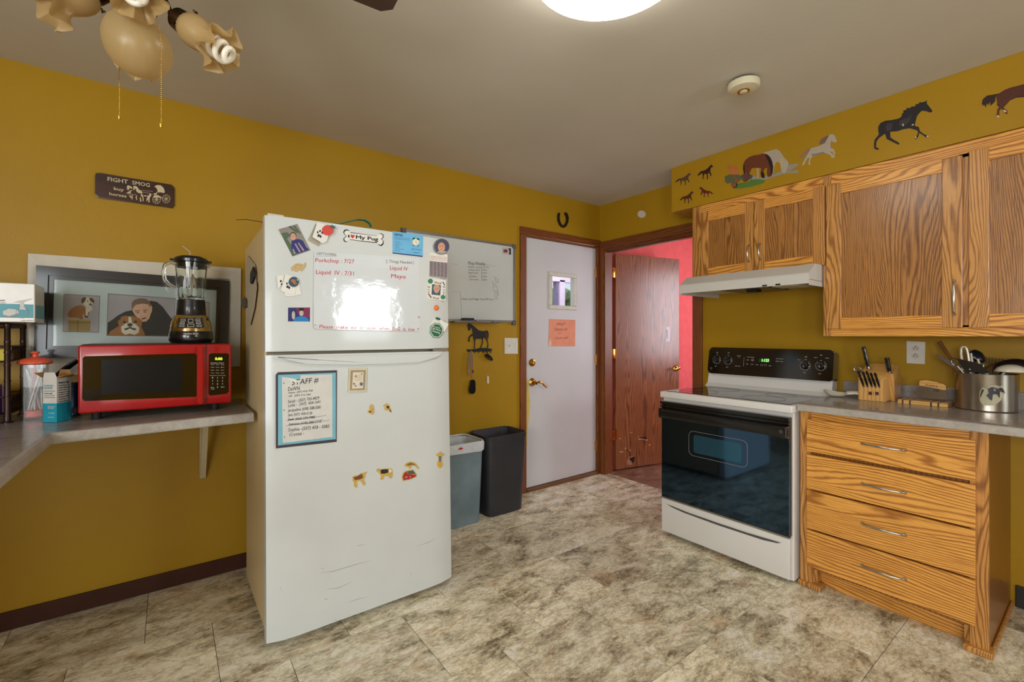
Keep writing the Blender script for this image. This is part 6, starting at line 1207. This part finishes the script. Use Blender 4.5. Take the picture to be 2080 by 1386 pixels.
it.append(('Express Cooking', (350, 787), (438, 786), 4))
for r_ in range(4):
    for c_ in range(3):
        s_ = ('123', '456', '789', ' 0 ')[r_][c_]
        if s_ != ' ': it.append((s_, (362+c_*28, 802+r_*17.5), (368+c_*28, 802+r_*17.5), 9))
it += [('Stop', (355, 856), (374, 855), 7), ('Start', (412, 853), (432, 852), 7), ('Cancel', (356, 864), (376, 863), 5)]
wtext(SM, mw, it, GR, .0018, 'button_legends', T3)
for x in (MX0+.05, MX1-.06):
    for y in (MY+.05, MY+.29): link('foot', cyl(bmesh.new(), (x, y, .9185), (x, y, MZ0+.006), .014, .018), BLKM, mw)

# ------------------------------------------------------------------ blender on the microwave
BX, BY, BZ = .081, 2.565, MZ1
bd = thing('blender', 'glass jar blender with chrome and black base on the microwave', 'blender', (BX, BY, BZ))
zz = lambda y: 1.259+(681.3-y)*.00226+(BZ-1.2326)*.6
CHR = M((196, 172, 120), .16, metal=1, vary=(3, .03), name='warm_chrome')
link('base', lathe(bmesh.new(), [(.076, .0005), (.084, .012), (.086, .030), (.083, .050), (.081, .054)], (BX, BY, BZ), seg=40, rot=.2), BLK, bd, smooth=True)
link('motor_housing', lathe(bmesh.new(), [(.081, .054), (.079, .075), (.074, .100), (.066, .120), (.058, .127)], (BX, BY, BZ), seg=40), CHR, bd, smooth=True)
link('collar', lathe(bmesh.new(), [(.056, .127), (.0575, .130), (.055, .165), (.053, .196), (.050, .198)], (BX, BY, BZ), seg=36), M((16, 15, 15), .35, coat=.3), bd, smooth=True)
# fluted glass jar with inner wall
bm = bmesh.new(); seg = 64; prof = [(.046, .198), (.050, .215), (.054, .26), (.058, .31), (.061, .350), (.062, .368)]
R1, R2 = [], []
for r, h in prof:
    fl_ = .0028*(1-(h-.198)/.19)
    R1.append([bm.verts.new((BX+(r+fl_*cos(8*a))*cos(a), BY+(r+fl_*cos(8*a))*sin(a), BZ+h)) for a in [2*pi*j/seg for j in range(seg)]])
    R2.append([bm.verts.new((BX+(r-.0035)*cos(a), BY+(r-.0035)*sin(a), BZ+max(h, .206))) for a in [2*pi*j/seg for j in range(seg)]])
def st(a, b):
    for j in range(seg): k_ = (j+1) % seg; bm.faces.new((a[j], a[k_], b[k_], b[j]))
for L_ in (R1, R2):
    for a, b in zip(L_, L_[1:]): st(a, b)
st(R1[-1], R2[-1]); bm.faces.new(R1[0]); bm.faces.new(R2[0])
JG = M((250, 253, 248), .02, trans=1, ior=1.35, name='jar_glass', vary=(2, 0))
jar = link('jar', bm, JG, bd, smooth=True)
hd = [(-.052, .355), (-.075, .362), (-.096, .350), (-.102, .320), (-.098, .285), (-.080, .262), (-.056, .250)]
link('jar_handle', tube(bmesh.new(), [(BX+x, BY-.012, BZ+z) for x, z in hd], .0075, 12), JG, jar, smooth=True)
bm = bmesh.new(); prism(bm, [(BX+.055, BY-.016), (BX+.078, BY), (BX+.055, BY+.016)], 'z', BZ+.352, BZ+.368); link('pour_spout', bm, JG, jar)
for a in (0, pi/2, pi, 3*pi/2):
    link('cutting_blade', tube(bmesh.new(), [(BX, BY, BZ+.210), (BX+.018*cos(a), BY+.018*sin(a), BZ+.212), (BX+.028*cos(a), BY+.028*sin(a), BZ+.219)], [.004, .003, .001], 6, flat=.4), BLKM, bd)
link('lid', lathe(bmesh.new(), [(.056, .345), (.058, .366), (.065, .370), (.066, .382), (.060, .390), (.048, .392), (.046, .396), (.030, .398), (0, .398)], (BX, BY, BZ), seg=40), M((20, 22, 26), .3, coat=.4), bd, smooth=True)
for s_ in (-1, 1): link('lid_tab', box(BX+s_*.060-.012, BY-.014, BZ+.372, BX+s_*.078, BY+.014, BZ+.381, .002) if s_ > 0 else box(BX-.080, BY-.014, BZ+.372, BX-.052, BY+.014, BZ+.381, .002), M((20, 22, 26), .3, coat=.4), bd)
SBL = Surf((BX, BY-.0815, BZ+.085), -radians(12), 0)
wpoly(SBL, bd, 'button_panel', [(1428, 788), (1662, 785), (1678, 880), (1412, 880)], BLK, 0, .003, T4)
for i, (x, y, w__, h__) in enumerate(((1474, 808, 22, 10), (1546, 815, 24, 18), (1616, 806, 22, 10), (1466, 835, 22, 9), (1548, 858, 32, 14), (1622, 834, 22, 9), (1462, 862, 24, 9), (1628, 862, 24, 9))):
    wpoly(SBL, bd, 'button', [(x-w__, y-h__), (x+w__, y-h__), (x+w__, y+h__), (x-w__, y+h__)], M((190, 186, 176), .4), .003, .0008, T4); wpoly(SBL, bd, 'button_face', [(x-w__+4, y-h__+4), (x+w__-4, y-h__+4), (x+w__-4, y+h__-4), (x-w__+4, y+h__-4)], BLK, .0038, .0004, T4)
SBT = Surf((BX, BY-.0875, BZ+.035), 0, 0); wtext(SBT, bd, [('Hamilton Beach', (1480, 944), (1622, 944), 18)], M((196, 190, 180), .4), 0, 'lettering', T4)
t = thing('plastic_scoop', 'thin clear straw tip poking up behind the blender lid', 'straw', (BX-.01, BY+.11, BZ))
link('tube', tube(bmesh.new(), [hit(386, 512, Y=2.67), hit(371, 500, Y=2.67)], .003, 8), M((190, 170, 150), .3), t, smooth=True); link('lower_tube', cyl(bmesh.new(), hit(386, 512, Y=2.67), (BX+.01, 2.68, BZ+.001), .003), M((190, 170, 150), .3), t)

# ------------------------------------------------------------------ small things at the left end of the shelf
ZS = .9187
jx, jy = -.437, 2.655
t = thing('straw_dispenser', 'clear straw dispenser with orange lid and paper straws', 'dispenser', (jx, jy, ZS))
ORG = M((226, 92, 62), .35, coat=.3)
bm = bmesh.new(); o1 = rrect(jx-.037, jy-.037, jx+.037, jy+.037, .010, 3); i1 = rrect(jx-.034, jy-.034, jx+.034, jy+.034, .008, 3)
A = [[bm.verts.new((p[0], p[1], z)) for p in o1] for z in (ZS, ZS+.222)]; B_ = [[bm.verts.new((p[0], p[1], z)) for p in i1] for z in (ZS+.006, ZS+.222)]; n = len(o1)
for P_, Q_ in ((A[0], A[1]), (B_[0], B_[1]), (A[1], B_[1])):
    for j in range(n): k_ = (j+1) % n; bm.faces.new((P_[j], P_[k_], Q_[k_], Q_[j]))
bm.faces.new(A[0]); bm.faces.new(B_[0]); link('glass_body', bm, THIN, t)
link('lid', lathe(bmesh.new(), [(.046, .222), (.052, .226), (.051, .234), (.042, .243), (.022, .250), (.009, .253), (.008, .262), (.014, .268), (.012, .274), (0, .276)], (jx, jy, ZS), seg=36), ORG, t, smooth=True)
link('lift_post', cyl(bmesh.new(), (jx, jy, ZS+.02), (jx, jy, ZS+.224), .004), ORG, t, smooth=True); link('lift_base', lathe(bmesh.new(), [(.029, .010), (.030, .014), (.030, .034), (.028, .036)], (jx, jy, ZS), seg=24), ORG, t, smooth=True)
cols = [(226, 214, 206), (206, 150, 140), (214, 206, 200), (190, 176, 170)]
for i in range(9):
    a = i*2.4; b = a+1.2+(i % 3)
    link('straw', cyl(bmesh.new(), (jx+.020*cos(a), jy+.020*sin(a), ZS+.038), (jx+.026*cos(b), jy+.026*sin(b), ZS+.205), .0028, seg=8), M(cols[i % 4], .6), t)
# teal and white carton
P0 = Vector((-.351, 2.490, ZS)); P1 = Vector((-.394, 2.523, ZS)); P2 = Vector((-.318, 2.552, ZS)); P3 = P1+P2-P0
t = thing('small_carton', 'small opened teal and white carton beside the straw dispenser', 'box', P0)
h_ = .172; CB = M((176, 132, 80), .8)
def qd(bm, *p): bm.faces.new([bm.verts.new(x) for x in p])
def wall(a, b, z0, z1, mat, nm, th=.0012):
    nrm = Vector(((b-a).y, -(b-a).x, 0)).normalized()*th; bm = bmesh.new(); A = [a+Vector((0, 0, z0)), b+Vector((0, 0, z0)), b+Vector((0, 0, z1)), a+Vector((0, 0, z1))]
    V1 = [bm.verts.new(p) for p in A]; V2 = [bm.verts.new(p-nrm) for p in A]; bm.faces.new(V1); bm.faces.new(V2[::-1])
    for i in range(4): bm.faces.new((V1[i], V2[i], V2[(i+1) % 4], V1[(i+1) % 4]))
    return link(nm, bm, mat, t)
CW_ = M((216, 212, 204), .55); TL = M((34, 160, 184), .45)
for a, b in ((P1, P0), (P0, P2), (P2, P3), (P3, P1)): wall(a, b, .0005, .074, TL, 'lower_wall'); wall(a, b, .074, h_, CW_, 'upper_wall')
def flap(a, b, dv, nm, mat):
    bm = bmesh.new(); A = [a+Vector((0, 0, h_)), b+Vector((0, 0, h_)), b+Vector((0, 0, h_))+dv-(b-a)*.12, a+Vector((0, 0, h_))+dv+(b-a)*.12]; V1 = [bm.verts.new(p) for p in A]; V2 = [bm.verts.new(p+Vector((0, 0, .001))+dv.cross(b-a).normalized()*.0008) for p in A]
    bm.faces.new(V1); bm.faces.new(V2[::-1])
    for i in range(4): bm.faces.new((V1[i], V2[i], V2[(i+1) % 4], V1[(i+1) % 4]))
    link(nm, bm, mat, t)
flap(P1, P3, Vector((-.028, -.01, .022)), 'flap', CB); flap(P3, P2, Vector((.0, .016, .028)), 'flap', CB); flap(P0, P2, Vector((.016, -.012, .010)), 'flap', CB); flap(P1, P0, Vector((-.002, .004, .022)), 'flap', CW_)
def face_text(a, b, items, mat, nm):
    ex = (b-a); nrm = Vector((ex.y, -ex.x, 0)).normalized(); bm = bmesh.new()
    for st_, u0, u1, z, hh in items:
        me = glyphs(st_, .015); xs = [v.co.x for v in me.vertices]; m0 = min(xs); wd = max(xs)-m0
        vl = [bm.verts.new(a+ex*(u0+(u1-u0)*(v.co.x-m0)/wd)+Vector((0, 0, z+hh*v.co.y/.7))+nrm*(.0006+v.co.z)) for v in me.vertices]
        for f_ in me.polygons:
            try: bm.faces.new([vl[i] for i in f_.vertices])
            except ValueError: pass
    ob = link(nm, bm, mat, t); ob['kind'] = 'stuff'
face_text(P1, P0, [('HYDRATION', .1, .75, .140, .006), ('MULTIPLIER', .1, .7, .131, .006)], TL, 'teal_lettering'); face_text(P1, P0, [('electrolyte drink mix', .1, .9, .121, .003), ('LEMON LIME', .1, .7, .110, .005), ('non-gmo 16 sticks', .1, .85, .103, .003), ('made with real sugar', .1, .9, .096, .003)], M((70, 70, 76)), 'small_print'); face_text(P1, P0, [('FASTER THAN', .35, .9, .060, .004), ('WATER', .35, .8, .053, .005), ('GLUTEN FREE', .4, .85, .034, .004), ('NO DAIRY', .4, .8, .018, .004)], PAPER, 'white_lettering')
face_text(P0, P2, [('Nutrition Facts', .12, .85, .150, .008)]+[(('Total Fat 0g   0%', 'Sodium 500mg 22%', 'Carbs 11g   4%', 'Sugars 11g', 'Vitamin C   76mg', 'Potassium 370mg')[i % 6], .12, .88, .140-.009*i, .0045) for i in range(8)], M((50, 50, 54)), 'nutrition_print')
# blue jar and dark utensil behind
t = thing('blue_jar', 'dark blue jar standing between the carton and microwave', 'jar', (-.33, 2.68, ZS)); link('body', lathe(bmesh.new(), [(.030, 0), (.034, .004), (.034, .10), (.028, .112), (.028, .118)], (-.335, 2.68, ZS), seg=28), M((26, 50, 92), .25, coat=.5), t, smooth=True); link('lid', lathe(bmesh.new(), [(.031, .118), (.031, .136), (.028, .139)], (-.335, 2.68, ZS), seg=28), M((20, 30, 50), .4), t, smooth=True)
t = thing('black_scraper', 'black long-handled tool leaning against the microwave side', 'utensil', (-.37, 2.73, ZS))
link('handle', tube(bmesh.new(), [hit(110, 768, Y=2.74), hit(135, 748, Y=2.74), hit(158, 732, Y=2.74)], [.012, .014, .012], 8, flat=.6), BLK, t, smooth=True); link('shaft', cyl(bmesh.new(), hit(112, 766, Y=2.74), Vector((-.43, 2.73, ZS)), .006), BLK, t)

# ------------------------------------------------------------------ bronze wire rack with its contents
RB = M((62, 46, 40), .35, metal=.7, name='dark_bronze_wire')
rk = thing('wire_rack', 'dark bronze three tier wire basket rack', 'rack', (-.68, 2.69, ZS))
rx0, rx1, ry0, ry1 = -.86, -.502, 2.590, 2.825
for x in (rx0, rx1):
    for y in (ry0, ry1):
        bm = bmesh.new(); lathe(bm, [(.018, 0), (.018, .004), (.011, .008), (.0105, .03), (.009, .034), (.009, .365), (.0115, .370), (.0115, .384), (.006, .387), (0, .388)], (x, y, ZS), seg=18)
        for z in (.10, .16, .22, .27, .31): lathe(bm, [(.0098, z), (.0102, z+.004), (.0098, z+.008)], (x, y, ZS), seg=18)
        link('post', bm, RB, rk, smooth=True)
for zb, zt_ in ((.030, .100), (.238, .295), (.372, .386)):
    bm = bmesh.new()
    for z in (zb, zt_): tube(bm, [(rx0, ry0, ZS+z), (rx1, ry0, ZS+z), (rx1, ry1, ZS+z), (rx0, ry1, ZS+z)], .0030, 6, True)
    link('basket_rim', bm, RB, rk)
    bm = bmesh.new()
    for i in range(1, 18): y = ry0+(ry1-ry0)*i/18; tube(bm, [(rx0-.012, y, ZS+zt_), (rx0, y, ZS+zb), (rx1, y, ZS+zb), (rx1+.012, y, ZS+zt_)], .0013, 5)
    for i in range(1, 5): x = rx0+(rx1-rx0)*i/5; tube(bm, [(x, ry0-.01, ZS+zt_), (x, ry0, ZS+zb), (x, ry1, ZS+zb), (x, ry1, ZS+zt_)], .0016, 5)
    o = link('basket_wires', bm, RB, rk); o['kind'] = 'stuff'
k_ = 0
for i, (c_, y0_) in enumerate((((216, 196, 40), 2.62), ((226, 218, 206), 2.655), ((206, 186, 60), 2.69), ((214, 206, 196), 2.725))):
    t = thing('tea_packet', ('bright yellow packet at the front of the middle basket', 'white packet behind the yellow one in the middle basket', 'mustard packet in the middle basket', 'pale grey packet at the rear of the middle basket')[i], 'packet', (-.58, y0_, ZS+.241), group='packets in the rack')
    link('box', box(-.70+.02*i, y0_, ZS+.2405, -.515, y0_+.022, ZS+.285, .001), M(c_, .5), t); link('stripe', box(-.60, y0_-.0006, ZS+.25, -.58, y0_, ZS+.283), M((240, 236, 220) if i % 2 == 0 else (90, 80, 70), .5), t)
for i, (c_, y0_, h__, lab) in enumerate((((120, 50, 170), 2.598, .115, 'purple carton in the lowest rack basket'), ((206, 200, 200), 2.64, .105, 'white carton behind the purple one in the rack'), ((90, 84, 80), 2.69, .10, 'grey carton at the back of the lowest rack basket'))):
    t = thing('tea_carton', lab, 'box', (-.6, y0_, ZS+.033)); link('box', box(-.72, y0_, ZS+.0335, -.524-.004*i, y0_+.034, ZS+h__+.033, .001), M(c_, .45), t); link('label', box(-.62, y0_-.0006, ZS+.06, -.55, y0_, ZS+.11), M((226, 216, 226), .5), t)
# white appliance box on top of the rack
t = thing('product_box', 'white carton with teal band in clear wrap on the rack', 'box', (-.6, 2.6, ZS+.39))
bx0, bx1, by0, by1, bz0, bz1 = -.80, -.412, 2.50, 2.665, ZS+.3895, hit(70, 577, Y=2.5).z
link('carton', box(bx0, by0, bz0, bx1, by1, bz1, .003), M((214, 208, 198), .35, coat=.5, bump=(20, .2, .002), name='wrapped_white_card'), t)
z1_ = hit(40, 618, Y=by0).z; z2_ = hit(40, 646, Y=by0).z; TLB = M((92, 160, 172), .45)
link('front_band', box(bx0+.004, by0-.0007, z2_, bx1-.004, by0, z1_), TLB, t); link('side_band', box(bx1, by0+.004, z2_, bx1+.0007, by1-.004, z1_), TLB, t)
SBX = Surf((0, by0, 0)); TX = (0, 560, 3.3)
GY = M((150, 150, 146), .5); LG = M((206, 206, 202), .45)
wpoly(SBX, t, 'printed_nebulizer', [(18, 240), (60, 222), (118, 230), (126, 246), (120, 262), (60, 280), (24, 268)], LG, .0008, .0003, TX); wpoly(SBX, t, 'printed_base', [(24, 262), (60, 272), (120, 254), (122, 262), (62, 282), (26, 270)], GY, .0011, .0003, TX)
wpoly(SBX, t, 'printed_mask', [(84, 180), (130, 168), (212, 154), (214, 160), (160, 178), (160, 200), (176, 230), (130, 226), (136, 196), (130, 184)], LG, .0011, .0003, TX)
bm = bmesh.new(); pts_ = [(130+42*cos(a)+20, 248+38*sin(a)) for a in [2*pi*i/20 for i in range(20)]]
tube(bm, [SBX.O+SBX.U*a+SBX.V*b-SBX.Nn*.0012 for a, b in (SBX.uv(TX[0]+p[0]/3.3, TX[1]+p[1]/3.3) for p in pts_)], .0008, 4, True); link('printed_hose', bm, GY, t)
wtext(SBX, t, [('System', (-20, 172), (34, 172), 14), ('compressor nebulizer kit', (-30, 184), (42, 184), 6), ('mobilis AEROSET', (140, 304), (226, 304), 6)], M((80, 84, 86)), .0012, 'print', TX)
